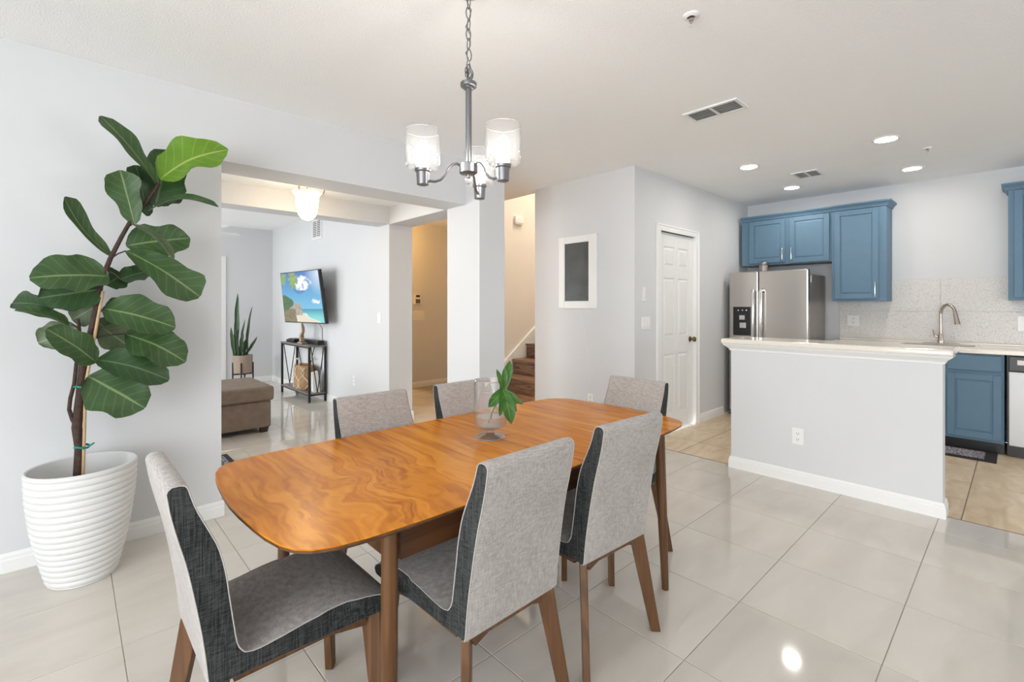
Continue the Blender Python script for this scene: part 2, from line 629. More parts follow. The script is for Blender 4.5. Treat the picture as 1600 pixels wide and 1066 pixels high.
M['bark'] = plain('brown_bark', (0.055, 0.030, 0.021), 0.8, noise=0.35, nscale=50, bump=0.5, bscale=90)
M['stake'] = plain('bamboo_stake', (0.52, 0.36, 0.20), 0.6, noise=0.1, nscale=20)
M['tie'] = plain('teal_tie', (0.0, 0.22, 0.17), 0.5)
M['leaf'] = leaf_mat('fig_leaf', (0.030, 0.075, 0.022), (0.062, 0.125, 0.040), (0.22, 0.30, 0.13), 0.12)
M['leaf_dk'] = leaf_mat('fig_leaf_dark', (0.022, 0.058, 0.018), (0.042, 0.090, 0.032), (0.12, 0.19, 0.09), 0.10)
M['leaf_lt'] = leaf_mat('fig_leaf_young', (0.115, 0.26, 0.018), (0.20, 0.37, 0.04), (0.45, 0.55, 0.16), 0.40)
M['leaf_un'] = leaf_mat('fig_leaf_underside', (0.085, 0.125, 0.062), (0.135, 0.175, 0.095), (0.24, 0.30, 0.15), 0.15)
M['monstera'] = leaf_mat('monstera_leaf', (0.022, 0.085, 0.010), (0.060, 0.175, 0.022), (0.15, 0.28, 0.06), 0.2, nv=1)
M['snake'] = leaf_mat('snake_leaf', (0.022, 0.055, 0.022), (0.05, 0.10, 0.04), (0.07, 0.13, 0.055), 0.05, nv=16)
M['clay'] = plain('tan_planter', (0.33, 0.255, 0.20), 0.6)
M['ottoman'] = plain('brown_microfibre', (0.20, 0.148, 0.112), 0.85, noise=0.12, nscale=14, bump=0.2, bscale=300)
M['darkwood'] = plain('dark_wood', (0.04, 0.018, 0.012), 0.4)
M['glass'] = clear_glass('clear_glass', 0.10, 0.4, blend=0.42)
M['glass_rim'] = clear_glass('glass_rim', 0.45, 0.8, blend=0.6)  # strong white share paints the highlights along glass edges
M['shade'] = clear_glass('seeded_glass', 0.022, 0.35, blend=0.35)
M['water'] = clear_glass('water', 0.20, 0.5, (0.97, 0.99, 1.0), blend=0.4)
M['bulb'] = emis('bulb_light', (1.0, 0.95, 0.88), 42.0)
M['lamp_shade'] = emis('alabaster_shade', (1.0, 0.82, 0.56), 13.0)
M['downlight'] = emis('downlight_lens', (1.0, 0.94, 0.86), 72.0)
M['chalk'] = plain('chalkboard', (0.055, 0.058, 0.055), 0.35, noise=0.35, nscale=5)
M['basket'] = plain('woven_basket', (0.36, 0.21, 0.10), 0.8, noise=0.3, nscale=60, bump=0.6, bscale=120)
M['rope'] = plain('pale_rope', (0.66, 0.60, 0.50), 0.9)
M['carving'] = plain('pale_driftwood', (0.40, 0.29, 0.20), 0.7, noise=0.25, nscale=25)
M['shelf'] = plain('grey_shelf_board', (0.17, 0.155, 0.145), 0.35, noise=0.1)
M['rug'] = pattern_mat('rug_print', (0.03, 0.03, 0.032), (0.33, 0.31, 0.31), 34, 0.95, 0.06)
M['rug_edge'] = plain('dark_rug_border', (0.022, 0.016, 0.020), 0.95)
M['mat_print'] = pattern_mat('mat_print', (0.10, 0.09, 0.11), (0.46, 0.43, 0.44), 42, 0.95, 0.07)
M['splash'] = pattern_mat('embossed_tile', (0.60, 0.57, 0.545), (0.76, 0.735, 0.715), 75, 0.4, 0.045, bump=0.5)
M['splash_back'] = plain('splash_joint', (0.56, 0.53, 0.50), 0.8)
M['vent_dk'] = plain('vent_shadow', (0.12, 0.115, 0.11), 0.8)  # dark colour painting the shade behind vent slats; also keypad buttons
M['screen'] = vcol_mat('beach_screen', 0.2, 0.62)

# ------------------------------------------------------------------ the setting: floors
CEIL = 2.60
YW = 3.375            # dining room wall behind the tree
XC = 2.585            # column / television wall face
XC2 = 2.875
XP = 3.83             # wall with the framed chalkboard
YD = 2.44             # wall with the panelled door
XK = 6.50             # kitchen back wall
YS = 4.70             # stair side wall
HB = 2.198            # underside of the beams
YB = 8.855            # living room back wall


def cam_uv(x, y, z):
    c, s = math.cos(TH), math.sin(TH)
    d = x * c + y * s
    l = x * s - y * c
    if d < 0.15:
        return None
    return 800 + 742 * l / d, 477.5 - 742 * (z - 1.3) / d


def near_view(x0, x1, y0, y1):
    for x in (x0, (x0 + x1) / 2, x1):
        for y in (y0, (y0 + y1) / 2, y1):
            q = cam_uv(x, y, 0)
            if q and -260 < q[0] < 1860 and q[1] < 1330:
                return True
    return False


floor = struct('floor', MB().box(-2.9, 3.947, -3.6, 9.0, -0.06, -0.0012).box(3.947, 7.4, 2.5, 6.7, -0.06, -0.0012), M['grout'],
               'polished pale porcelain tile floor of dining and living room')
G = 0.0016
tile_me = {}


def add_tile(parent, x0, x1, y0, y1, mat, key):
    k = (key, round(x1 - x0, 4), round(y1 - y0, 4))
    if k not in tile_me:
        g_ = G if key == 'd' else 0.0032
        w, h = (x1 - x0) / 2 - g_, (y1 - y0) / 2 - g_
        e = 0.0012
        tile_me[k] = make_mesh('tile', MB().rings([
            [(-w, -h, -0.012), (w, -h, -0.012), (w, h, -0.012), (-w, h, -0.012)],
            [(-w, -h, -e), (w, -h, -e), (w, h, -e), (-w, h, -e)],
            [(-w + e, -h + e, 0), (w - e, -h + e, 0), (w - e, h - e, 0), (-w + e, h - e, 0)]]), mat)
    link('tile', tile_me[k], parent, ((x0 + x1) / 2, (y0 + y1) / 2, 0))


nt_ = 0
for i in range(-5, 8):
    for j in range(-4, 17):
        x0, y0 = 0.15 + 0.5 * i, 0.343 + 0.5 * j
        x1, y1 = min(x0 + 0.5, 3.947), y0 + 0.5
        if x1 - x0 < 0.02 or not near_view(x0, x1, y0, y1):
            continue
        if x1 < 0.69 and y0 > 3.5:        # hidden behind the dining room wall
            continue
        if x0 > XC2 and y0 > 6.6:
            continue
        if x0 > XC + 0.05 and x1 < XC2 and y0 > 4.8:
            continue
        add_tile(floor, x0, x1, y0, y1, M['tile'], 'd')
        nt_ += 1

floor_k = struct('floor_kitchen', MB().box(3.947, XK, -3.6, YD, -0.06, -0.0012), M['grout_k'], 'tan stone tile floor of kitchen')
KT = 0.4575
for i in range(-1, 5):
    for j in range(-3, 5):
        x0, y0 = 4.378 + KT * i, 0.247 + KT * j
        x1, y1 = x0 + KT, min(y0 + KT, YD)
        x0 = max(x0, 3.952)
        if i == -1 and j == -1:           # one longer tile beside the bar end
            x1 += KT
        if i == 0 and j == -1:
            continue
        if near_view(x0, x1, y0, y1) and y1 - y0 > 0.05:
            add_tile(floor_k, x0, min(x1, XK), y0, y1, M['tile_k'], 'k')
struct('trim_1', MB().box(3.9455, 3.9535, -3.6, YD, -0.01, 0.0012), M['grout_k'], 'thin dark joint between dining and kitchen tile')

# ------------------------------------------------------------------ walls, beams, ceilings
struct('wall_left', MB().box(-2.9, 0.69, YW, 3.69, 0, CEIL).box(0.69, XC, YW, 3.69, HB, CEIL), M['wall'], 'pale grey dining room wall with a wide opening')
struct('wall_column', MB().box(XC, XC2, 3.18, 3.655, 0, CEIL), M['wall'], 'pale grey square column')
struct('wall_living', MB().box(XC, XC2, 4.757, YB + 0.15, 0, CEIL).box(XC, XC2, 3.655, 4.757, HB, CEIL), M['wall'], 'pale grey living room wall behind the television')
struct('wall_beam', MB().box(-2.9, XC, 4.757, 5.01, HB, CEIL), M['wall'], 'dropped beam before the living room')
struct('wall_picture', MB().box(XP, XP + 0.12, YD, 3.725, 0, CEIL).box(XP, XP + .12, YD, YS + .1, CEIL + .05, 5.2), M['wall'], 'pale grey wall with framed chalkboard')
struct('wall_kitchen_side', MB().box(XP + 0.12, 4.275, YD, YD + 0.12, 0, CEIL).box(5.018, 7.4, YD, YD + 0.12, 0, CEIL)
       .box(4.275, 5.018, YD, YD + 0.12, 2.045, CEIL).box(XP + .12, 7.4, YD, YD + .12, CEIL, 5.2), M['wall'], 'pale grey wall with the panelled door')
struct('wall_kitchen', MB().box(XK, XK + 0.12, -3.6, YD, 0, CEIL), M['wall'], 'pale grey kitchen wall behind the cabinets')
struct('wall_stair', MB().box(XP + 0.10, 7.4, YS, YS + 0.12, 0, 5.2).box(7.3, 7.4, YD + .12, YS, 0, 5.2), M['wall_cream'], 'cream stair wall')
struct('wall_hall', MB().box(XC2, 5.6, 6.53, 6.65, 0, CEIL).box(5.5, 5.6, YS + .12, 6.53, 0, CEIL), M['wall'], 'side hall wall lit amber')


def wall_with_window(name, ax, pl, t, a0, a1, wins):
    mb = MB()
    a = a0
    for lo, hi, z0, z1 in wins + [(a1, a1, 0, 0)]:
        (mb.box(pl - t, pl, a, lo, 0, CEIL) if ax == 'x' else mb.box(a, lo, pl - t, pl, 0, CEIL)) if lo > a else None
        if hi > lo:
            for q0, q1 in ((0, z0), (z1, CEIL)):
                mb.box(pl - t, pl, lo, hi, q0, q1) if ax == 'x' else mb.box(lo, hi, pl - t, pl, q0, q1)
        a = hi
    return struct(name, mb, M['wall'])


wall_with_window('wall_west', 'x', -2.9, 0.12, -3.7, 9.0, [WIN[0][2:], WIN[1][2:]])
wall_with_window('wall_south', 'y', -3.6, 0.12, -2.9, XK + .1, [WIN[2][2:]])
wall_with_window('wall_back', 'y', YB + 0.12, 0.12, -2.9, XC, [WIN[3][2:]])['label'] = 'far living room wall'
for n, (ax, pl, lo, hi, z0, z1) in enumerate(WIN):
    mb = MB()
    k = 4
    for i in range(k + 1):
        c = lo + (hi - lo) * i / k
        c0, c1 = max(lo, c - 0.03), min(hi, c + 0.03)
        mb.box(pl - .08, pl - .03, c0, c1, z0, z1) if ax == 'x' else mb.box(c0, c1, pl - .08, pl - .03, z0, z1)
    for z in (z0, z1 - 0.05):
        mb.box(pl - .08, pl - .03, lo, hi, z, z + .05) if ax == 'x' else mb.box(lo, hi, pl - .08, pl - .03, z, z + .05)
    struct('window_%d' % (n + 1), mb, M['trim'], 'unseen white framed window letting in daylight')

struct('ceiling', MB().box(-2.9, XP + 0.12, -3.6, 9.0, CEIL, CEIL + 0.1).box(XP + 0.12, XK, -3.6, YD, CEIL, CEIL + 0.1)
       .box(XP + 0.12, 5.6, YS + 0.12, 6.65, CEIL, CEIL + .1), M['ceiling'], 'off white textured ceiling')
struct('ceiling_hall', MB().box(-2.9, XC, 3.69, 4.757, 2.39, CEIL), M['ceiling'], 'lowered ceiling strip above the hallway')
struct('ceiling_stair', MB().box(XP, 7.4, YD, YS + .12, 5.2, 5.3), M['ceiling'])

# baseboards
BH = 0.093


def bb_poly(sgn):
    return [(0, 0), (sgn * 0.014, 0), (sgn * 0.014, BH * 0.62), (sgn * 0.011, BH * 0.70), (sgn * 0.011, BH * 0.84), (sgn * 0.005, BH), (0, BH)]


def bb_x(mb, y, x0, x1, sgn):      # runs along x, face at y, sticks out to sgn*y
    return mb.prism([(y + a, z) for a, z in bb_poly(sgn)], 'x', x0, x1)


def bb_y(mb, x, y0, y1, sgn):
    return mb.prism([(x + a, z) for a, z in bb_poly(sgn)], 'y', y0, y1)


struct('baseboard_left', bb_y(bb_x(MB(), YW, -2.88, 0.704, -1), 0.69, YW + 0.001, 3.69, 1), M['trim'])
struct('baseboard_column', bb_x(bb_y(MB(), XC, 3.166, 3.655, -1), 3.18, XC - .014, XC2 + .014, -1), M['trim'])
struct('baseboard_living', bb_x(bb_y(MB(), XC, 4.743, YB, -1), 4.757, XC - .014, XC2 + .014, -1), M['trim'])
struct('baseboard_back', bb_x(bb_x(MB(), YB, -2.9, 0.93, -1), YB, 1.875, XC, -1), M['trim'])
struct('baseboard_picture', bb_x(bb_y(MB(), XP, YD - .014, 3.739, -1), 3.725, XP - .014, XP + .12, 1), M['trim'])
struct('baseboard_kitchen', bb_x(bb_x(MB(), YD, XP - .014, 4.206, -1), YD, 5.088, 5.74, -1), M['trim'])
struct('baseboard_hall', bb_x(MB(), 6.53, XC2, 5.5, -1), M['trim'])

# six-panel door in the kitchen side wall, with its casing
struct('trim_2', MB().box(4.208, 4.276, YD - 0.018, YD + .1, 0, 2.105).box(5.017, 5.087, YD - 0.018, YD + .1, 0, 2.105).box(4.276, 5.017, YD - 0.018, YD + .1, 2.045, 2.105)
       .box(4.204, 4.220, YD - .024, YD, 0, 2.109).box(5.075, 5.091, YD - .024, YD, 0, 2.109).box(4.22, 5.075, YD - .024, YD, 2.093, 2.109), M['trim'], 'white door casing', bevel=0.003)


def panel_door(name, x0, x1, yf, z1, sgn, label):
    """six-panel door slab along x; visible face at yf looking along sgn*y"""
    w = x1 - x0
    d = struct(name, MB().box(x0, x1, min(yf - sgn * 0.035, yf - sgn * 0.008), max(yf - sgn * 0.035, yf - sgn * 0.008), 0.012, z1), M['door'], label)
    xs = [x0, x0 + 0.155 * w, x0 + 0.445 * w, x0 + 0.555 * w, x0 + 0.845 * w, x1]
    zs = [0.012, 0.20, 0.80, 0.98, 1.58, 1.70, 1.90, z1]
    ya, yb = min(yf, yf - sgn * 0.0075), max(yf, yf - sgn * 0.0075)
    for a, b in ((0, 1), (2, 3), (4, 5)):
        link('stile', make_mesh('stile', MB().box(xs[a], xs[b], ya, yb, zs[0], zs[-1]), M['door'], bevel=0.002), d)
    for a, b in ((0, 1), (2, 3), (4, 5), (6, 7)):
        for c in (1, 3):
            link('rail', make_mesh('rail', MB().box(xs[c], xs[c + 1], ya, yb, zs[a], zs[b]), M['door'], bevel=0.002), d)
    for a in (1, 3, 5):
        for c in (1, 3):
            g, h = 0.012, 0.034
            px0, px1, pz0, pz1 = xs[c], xs[c + 1], zs[a], zs[a + 1]
            y0_, y1_ = yf - sgn * 0.008, yf - sgn * 0.001
            r0 = [(px0 + g, y0_, pz0 + g), (px1 - g, y0_, pz0 + g), (px1 - g, y0_, pz1 - g), (px0 + g, y0_, pz1 - g)]
            r1 = [(px0 + h, y1_, pz0 + h), (px1 - h, y1_, pz0 + h), (px1 - h, y1_, pz1 - h), (px0 + h, y1_, pz1 - h)]
            link('panel', make_mesh('panel', MB().rings([r0, r1]), M['door']), d)
    return d


d1 = panel_door('door_1', 4.281, 5.013, YD + 0.022, 2.0435, -1, 'white six-panel door with antique brass knob')
kx, ky, kz = 4.952, YD + 0.022, 0.935
kb = MB()
kb.rings([[(kx + r * math.cos(2 * PI * k / 16), ky - yy, kz + r * math.sin(2 * PI * k / 16)) for k in range(16)] for r, yy in
          ((0.030, 0), (0.030, 0.006), (0.012, 0.010), (0.011, 0.030), (0.024, 0.036), (0.029, 0.050), (0.024, 0.062), (0.010, 0.066))])
link('knob', make_mesh('knob', kb, M['brass'], smooth=True), d1)
for hz in (0.22, 1.02, 1.80):
    link('hinge', make_mesh('hinge', MB().box(4.272, 4.286, YD + .004, YD + .022, hz, hz + 0.09), M['trim']), d1)

# white door on the far living room wall
struct('trim_3', MB().box(1.80, 1.872, YB - 0.018, YB, 0, 2.10).box(0.93, 1.00, YB - 0.018, YB, 0, 2.10).box(1.0, 1.80, YB - .018, YB, 2.035, 2.10), M['trim'], 'white casing of far door')
panel_door('door_2', 1.005, 1.795, YB - 0.008, 2.03, -1, 'white panelled door on far living room wall')

# staircase: steps rise along +x between the cream wall and the door wall
st = struct('stair_stringer', MB().prism([(3.86, 0), (6.70, 0), (6.70, 2.10), (3.86, 0.13)], 'y', YD + 0.16, YD + 0.22), M['trim'])
st.name = 'stairs'
st['label'] = 'wood plank stairs rising behind the chalkboard wall'
for k in range(1, 12):
    nx = 3.853 + 0.253 * (k - 1)
    link('riser', make_mesh('riser', MB().box(nx + 0.02, nx + 0.045, YD + 0.13, YS - 0.03, 0.194 * (k - 1), 0.194 * k - 0.026), M['step']), st)
    link('tread', make_mesh('tread', MB().box(nx, nx + 0.275, YD + 0.13, YS - 0.03, 0.194 * k - 0.026, 0.194 * k), M['step'], bevel=0.006), st)


def sz(x):
    return 0.194 + (x - 3.853) * 0.194 / 0.253


struct('trim_4', MB().prism([(3.98, 0.0), (6.9, sz(6.9) - .3), (6.9, sz(6.9) + 0.075), (3.98, sz(3.98) + 0.075)], 'y', YS - 0.028, YS), M['trim'], 'white stair skirting board')
hr = thing('handrail', 'white stair handrail end showing past the chalkboard wall', 'handrail', (4.70, 4.10, sz(4.7) + .26))
part(hr, 'rail', MB().tube([(4.55, 3.86, sz(4.55) + .36), (4.66, 3.90, sz(4.66) + .36), (6.4, 3.90, sz(6.4) + .36)], 0.026, 10), M['trim'], smooth=True)
part(hr, 'rail_bracket', MB().tube([(4.75, 3.90, sz(4.75) + .36), (4.75, 3.90, sz(4.75) + .0)], 0.02, 8), M['trim'], smooth=True)


# ------------------------------------------------------------------ dining table
TZ = 0.73
TCX, TCY = 1.302, 1.540


def table_outline():
    q = [(.334, 0), (.337, .09), (.345, .20), (.353, .27), (.366, .335), (.385, .382), (.415, .412), (.46, .432), (.54, .445), (.68, .453), (.90, .456), (1.10, .457), (1.302, .457)]
    top = [(x - TCX, y) for x, y in q]
    right = [(-x, y) for x, y in reversed(top[:-1])]
    up = top + right                      # left middle -> along far side -> right middle
    down = [(x, -y) for x, y in reversed(up[1:-1])]
    return up, down


dt = thing('dining_table', 'walnut dining table with rounded ends in middle of room', 'table', (TCX, TCY, 0))


def slab(xa, xb, ya=-9, yb=9, under=False):
    """part of the table top between two x cuts and two y cuts (local)"""
    up, down = table_outline()
    poly = up + down
    def clip(poly, f):
        out = []
        for i in range(len(poly)):
            a, b = poly[i], poly[(i + 1) % len(poly)]
            fa, fb = f(a), f(b)
            if fa >= 0:
                out.append(a)
            if fa * fb < 0:
                t = fa / (fa - fb)
                out.append((a[0] + (b[0] - a[0]) * t, a[1] + (b[1] - a[1]) * t))
        return out
    poly = clip(poly, lambda p: p[0] - xa)
    poly = clip(poly, lambda p: xb - p[0])
    poly = clip(poly, lambda p: p[1] - ya)
    poly = clip(poly, lambda p: yb - p[1])
    def inset(p, d):                      # undercut towards the table's middle, outer edges only
        x, y = p
        r = math.hypot(x, y)
        on = min(abs(x - xa), abs(x - xb), abs(y - ya), abs(y - yb)) > 1e-4
        return (x - d * x / r, y - d * y / r) if on else (x, y)
    mb = MB()
    if under:
        mb.rings([[(*inset(p, 0.034), TZ - 0.024) for p in poly], [(*p, TZ - 0.010) for p in poly], [(*p, TZ - 0.0032) for p in poly]])
    else:
        mb.rings([[(*p, TZ - 0.003) for p in poly], [(*p, TZ - 0.0015) for p in poly], [(*inset(p, 0.0015), TZ) for p in poly]])
    return mb


c = 0.0008
for nm, args in (('tabletop', (-2, -0.2 - c)), ('tabletop', (0.2 + c, 2)), ('extension_leaf', (-0.2 + c, 0.2 - c, c, 9)), ('extension_leaf', (-0.2 + c, 0.2 - c, -9, -c))):
    tp = part(dt, nm, slab(*args), M['walnut'], world_xyz=False)
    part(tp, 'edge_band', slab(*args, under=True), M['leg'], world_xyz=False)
for s in (-1, 1):
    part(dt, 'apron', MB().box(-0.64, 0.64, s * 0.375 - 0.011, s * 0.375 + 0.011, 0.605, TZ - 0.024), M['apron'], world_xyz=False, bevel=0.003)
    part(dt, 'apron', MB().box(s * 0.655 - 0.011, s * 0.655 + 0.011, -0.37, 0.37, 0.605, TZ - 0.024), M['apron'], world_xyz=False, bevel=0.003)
for sx in (-1, 1):
    for sy in (-1, 1):
        part(dt, 'leg', MB().tube([(sx * 0.685, sy * 0.408, TZ - 0.022), (sx * 0.69, sy * 0.414, 0.40), (sx * 0.697, sy * 0.428, 0.0)], [0.0215, 0.0225, 0.0155], 16), M['leg'], smooth=True, world_xyz=False)


# ------------------------------------------------------------------ dining chairs (six)
OUT = [(-.300, .868), (-.292, .815), (-.277, .75), (-.262, .69), (-.247, .61), (-.234, .53), (-.225, .46), (-.219, .40), (-.214, .383)]
INN = [(-.254, .873), (-.238, .82), (-.214, .765), (-.193, .715), (-.178, .65), (-.169, .58), (-.160, .51), (-.152, .462), (-.138, .440),
       (-.112, .434), (-.06, .438), (0, .446), (.07, .451), (.14, .450), (.20, .441), (.245, .426), (.268, .411)]
BOT = [(.275, .396), (.262, .378), (.20, .377), (.10, .379), (0, .381), (-.10, .382), (-.16, .382)]


def resample(pts, m):
    """m points of a Catmull-Rom curve through pts"""
    out = []
    n = len(pts)
    for k in range(m):
        f = k * (n - 1) / (m - 1)
        i = min(int(f), n - 2)
        t = f - i
        p = [Vector(pts[min(max(i + o, 0), n - 1)]) for o in (-1, 0, 1, 2)]
        q = 0.5 * ((2 * p[1]) + (p[2] - p[0]) * t + (2 * p[0] - 5 * p[1] + 4 * p[2] - p[3]) * t * t + (3 * p[1] - p[0] - 3 * p[2] + p[3]) * t ** 3)
        out.append((q.x, q.y))
    return out


NS = 21
BACK_IN, SEAT_TOP = resample(INN[:9], NS), resample(INN[8:], NS)
BOT = list(reversed(resample([OUT[-1]] + list(reversed(BOT)), NS - 1)))[:-1]
OUT = resample(OUT, NS)
INN = BACK_IN + SEAT_TOP[1:]


def chair_w(y, z):
    if z > 0.45:
        return 0.187 - 0.010 * (z - 0.45) / 0.42
    return 0.187 + 0.010 * max(0, (y + 0.2) / 0.47)


def chair_parts(t):
    # closed side profile: up the rear, over the top, down the front of the back, along the seat, round the front edge, back underneath
    top = [(-.297, .877), (-.288, .884), (-.272, .885), (-.260, .881)]
    loop = list(reversed(OUT)) + top + INN + BOT
    n = len(loop)
    r = 0.010                                       # rounded edge of the cover
    cy = sum(p[0] for p in loop) / n
    def offs(i, d):
        a, b = Vector(loop[i - 1]), Vector(loop[(i + 1) % n])
        tdir = (b - a).normalized()
        nn = Vector((-tdir.y, tdir.x))
        p = Vector(loop[i]) - nn * (-d)
        return p
    # orientation sign so that offs(+d) goes inward
    area = sum(loop[i][0] * loop[(i + 1) % n][1] - loop[(i + 1) % n][0] * loop[i][1] for i in range(n))
    sg = 1 if area > 0 else -1
    ins = [offs(i, sg * 0.006) for i in range(n)]
    cover = MB()
    rows = []
    for fx, use in ((-1, ins), (-0.985, None), (-0.94, loop), (-0.5, loop), (0, loop), (0.5, loop), (0.94, loop), (0.985, None), (1, ins)):
        ring = []
        for i in range(n):
            y, z = loop[i]
            if use is None:
                q = Vector(loop[i]) * 0.75 + ins[i] * 0.25
            else:
                q = Vector(use[i])
            bulge = 0.0
            ring.append((fx * chair_w(y, z), q.x, q.y + bulge))
        rows.append(ring)
    cover.rings(rows, cap=False)
    o = part(t, 'seat_cover', cover, M['linen'], smooth=True, world_xyz=False)
    # side panels: quads between the outer and the inner line
    outer = list(reversed(OUT)) + top[:2]
    inner = INN
    for s in (-1, 1):
        mb = MB()
        ff = [offs(i, sg * 0.004) for i in range(n)]
        pts = [(s * (chair_w(*loop[i]) + 0.0005), ff[i].x, ff[i].y) for i in range(n)]
        pin = [(s * (chair_w(*loop[i]) - 0.02), ff[i].x, ff[i].y) for i in range(n)]
        mb.v += pts
        no = len(OUT)
        # rear/inner strip of the back
        rear = list(range(0, no))                    # bottom -> top
        front = list(reversed(range(no + 4, no + 4 + NS)))      # corner -> top
        for k in range(no - 1):
            mb.f.append((rear[k], front[k], front[k + 1], rear[k + 1]))
        mb.f.append((rear[-1], front[-1], no + 3, no + 2, no + 1, no))
        seat_top = list(range(no + 4 + NS - 1, no + 4 + 2 * NS - 1))    # corner -> front edge
        under = [0] + list(reversed(range(no + 4 + 2 * NS - 1, n)))      # rear -> front
        for k in range(len(under) - 1):
            mb.f.append((seat_top[k], under[k], under[k + 1], seat_top[k + 1]))
        mb.f.append((seat_top[-2], under[-1], seat_top[-1]))
        part(t, 'side_panel', mb, M['charcoal'], world_xyz=False)
        pp = MB().tube([(s * (chair_w(*loop[i]) + 0.0008), (Vector(loop[i]) * .6 + ins[i] * .4).x, (Vector(loop[i]) * .6 + ins[i] * .4).y) for i in range(n - len(BOT) + 1)], 0.0015, 5)
        part(t, 'piping', pp, M['piping'], smooth=True, world_xyz=False)
    # legs
    def leg(p0, p1, dg, w0, w1, th):
        # flat tapered leg whose broad side points out to the corner (diagonal dg)
        dg = Vector(dg).normalized()
        pe = Vector((-dg.y, dg.x))
        def ring(p, w):
            return [(p[0] + dg.x * a_ * w + pe.x * b_ * th, p[1] + dg.y * a_ * w + pe.y * b_ * th, p[2]) for a_, b_ in ((-.5, -.5), (.5, -.5), (.5, .5), (-.5, .5))]
        return MB().rings([ring(p1, w1), ring(p0, w0)])
    for s in (-1, 1):
        part(t, 'leg', leg((s * 0.160, -0.188, 0.384), (s * 0.208, -0.246, 0.0), (s, -1), 0.060, 0.038, 0.026), M['leg'], bevel=0.004, world_xyz=False)
        part(t, 'leg', leg((s * 0.163, 0.212, 0.380), (s * 0.186, 0.233, 0.0), (s, 1), 0.058, 0.036, 0.026), M['leg'], bevel=0.004, world_xyz=False)
        part(t, 'side_rail', MB().prism([(-0.16, 0.384), (-0.16, 0.366), (0.08, 0.366), (0.19, 0.345), (0.19, 0.379)], 'x', s * 0.165 - 0.011, s * 0.165 + 0.011), M['leg'], world_xyz=False)
    part(t, 'seat_rail', MB().prism([(-0.165, 0.384), (-0.14, 0.345), (-0.09, 0.362), (0.09, 0.362), (0.14, 0.345), (0.165, 0.384)], 'y', -0.202, -0.178), M['leg'], world_xyz=False)
    part(t, 'seat_rail', MB().prism([(-0.165, 0.379), (-0.14, 0.345), (-0.09, 0.362), (0.09, 0.362), (0.14, 0.345), (0.165, 0.379)], 'y', 0.205, 0.227), M['leg'], world_xyz=False)


CH = [
    ('grey and charcoal dining chair nearest the fig tree at head of table', .458, 1.508, -89.4),
    ('grey and charcoal dining chair in front with its back to view, closest one', .971, 1.247, 0.8),
    ('grey and charcoal dining chair next to the closest one, facing the vase', 1.522, 1.255, -2.8),
    ('grey and charcoal dining chair at table end nearest the panelled door', 2.084, 1.485, 89.3),
    ('grey and charcoal dining chair on far side nearest the ottoman', 1.053, 1.820, 181.0),
    ('grey and charcoal dining chair on far side behind the glass vase', 1.580, 1.812, 180.0),
]
proto = None
for lab, x, y, a in CH:
    if proto is None:
        t = thing('dining_chair', lab, 'chair', (x, y, 0), 0.0, 'upholstered chairs around the dining table')
        chair_parts(t)
        proto = t
    else:
        t = proto.copy()
        COL.objects.link(t)
        t.location = (x, y, 0)
        t['label'] = lab
        for ch in list(proto.children):
            cc = ch.copy()
            COL.objects.link(cc)
            cc.parent = t
    t.rotation_euler = (0, 0, math.radians(a))

# ------------------------------------------------------------------ vase with a cut leaf
VX, VY = 1.335, 1.569
va = thing('glass_vase', 'clear footed glass vase half filled with water on dining table', 'vase', (VX, VY, TZ))
part(va, 'bowl', MB().lathe([(0.010, .040), (0.05, .042), (0.066, .050), (0.070, .064), (0.070, 0.245), (0.0675, 0.246), (0.0675, 0.066), (0.0635, .053), (0.048, .046), (0.010, .044)], seg=40), M['glass'], smooth=True, world_xyz=False)
part(va, 'rim', MB().lathe([(0.0700, .2445), (0.0703, .2475), (0.0688, .2490), (0.0672, .2475), (0.0672, .2445), (0.0700, .2445)], seg=40, cap=False), M['glass_rim'], smooth=True, world_xyz=False)
part(va, 'foot_rim', MB().lathe([(0.0642, .0), (0.0655, .0025), (0.0635, .0045), (0.0615, .0035), (0.0642, .0)], seg=40, cap=False), M['glass_rim'], smooth=True, world_xyz=False)
part(va, 'water_line', MB().lathe([(0.0664, .0905), (0.0664, .0935), (0.0635, .0912), (0.0664, .0905)], seg=40, cap=False), M['glass_rim'], smooth=True, world_xyz=False)  # whitish ring painted as the glint of the water's edge
part(va, 'foot', MB().lathe([(0.062, 0.0), (0.064, .003), (0.040, .010), (0.020, .014), (0.0185, .030), (0.024, .040), (0.001, .041)], seg=40), M['glass'], smooth=True, world_xyz=False)
part(va, 'water', MB().lathe([(0.046, .0475), (0.0625, .0545), (0.0665, .066), (0.0665, .092), (0.0655, 0.0905), (0.001, .0905)], seg=40), M['water'], smooth=True, world_xyz=False)


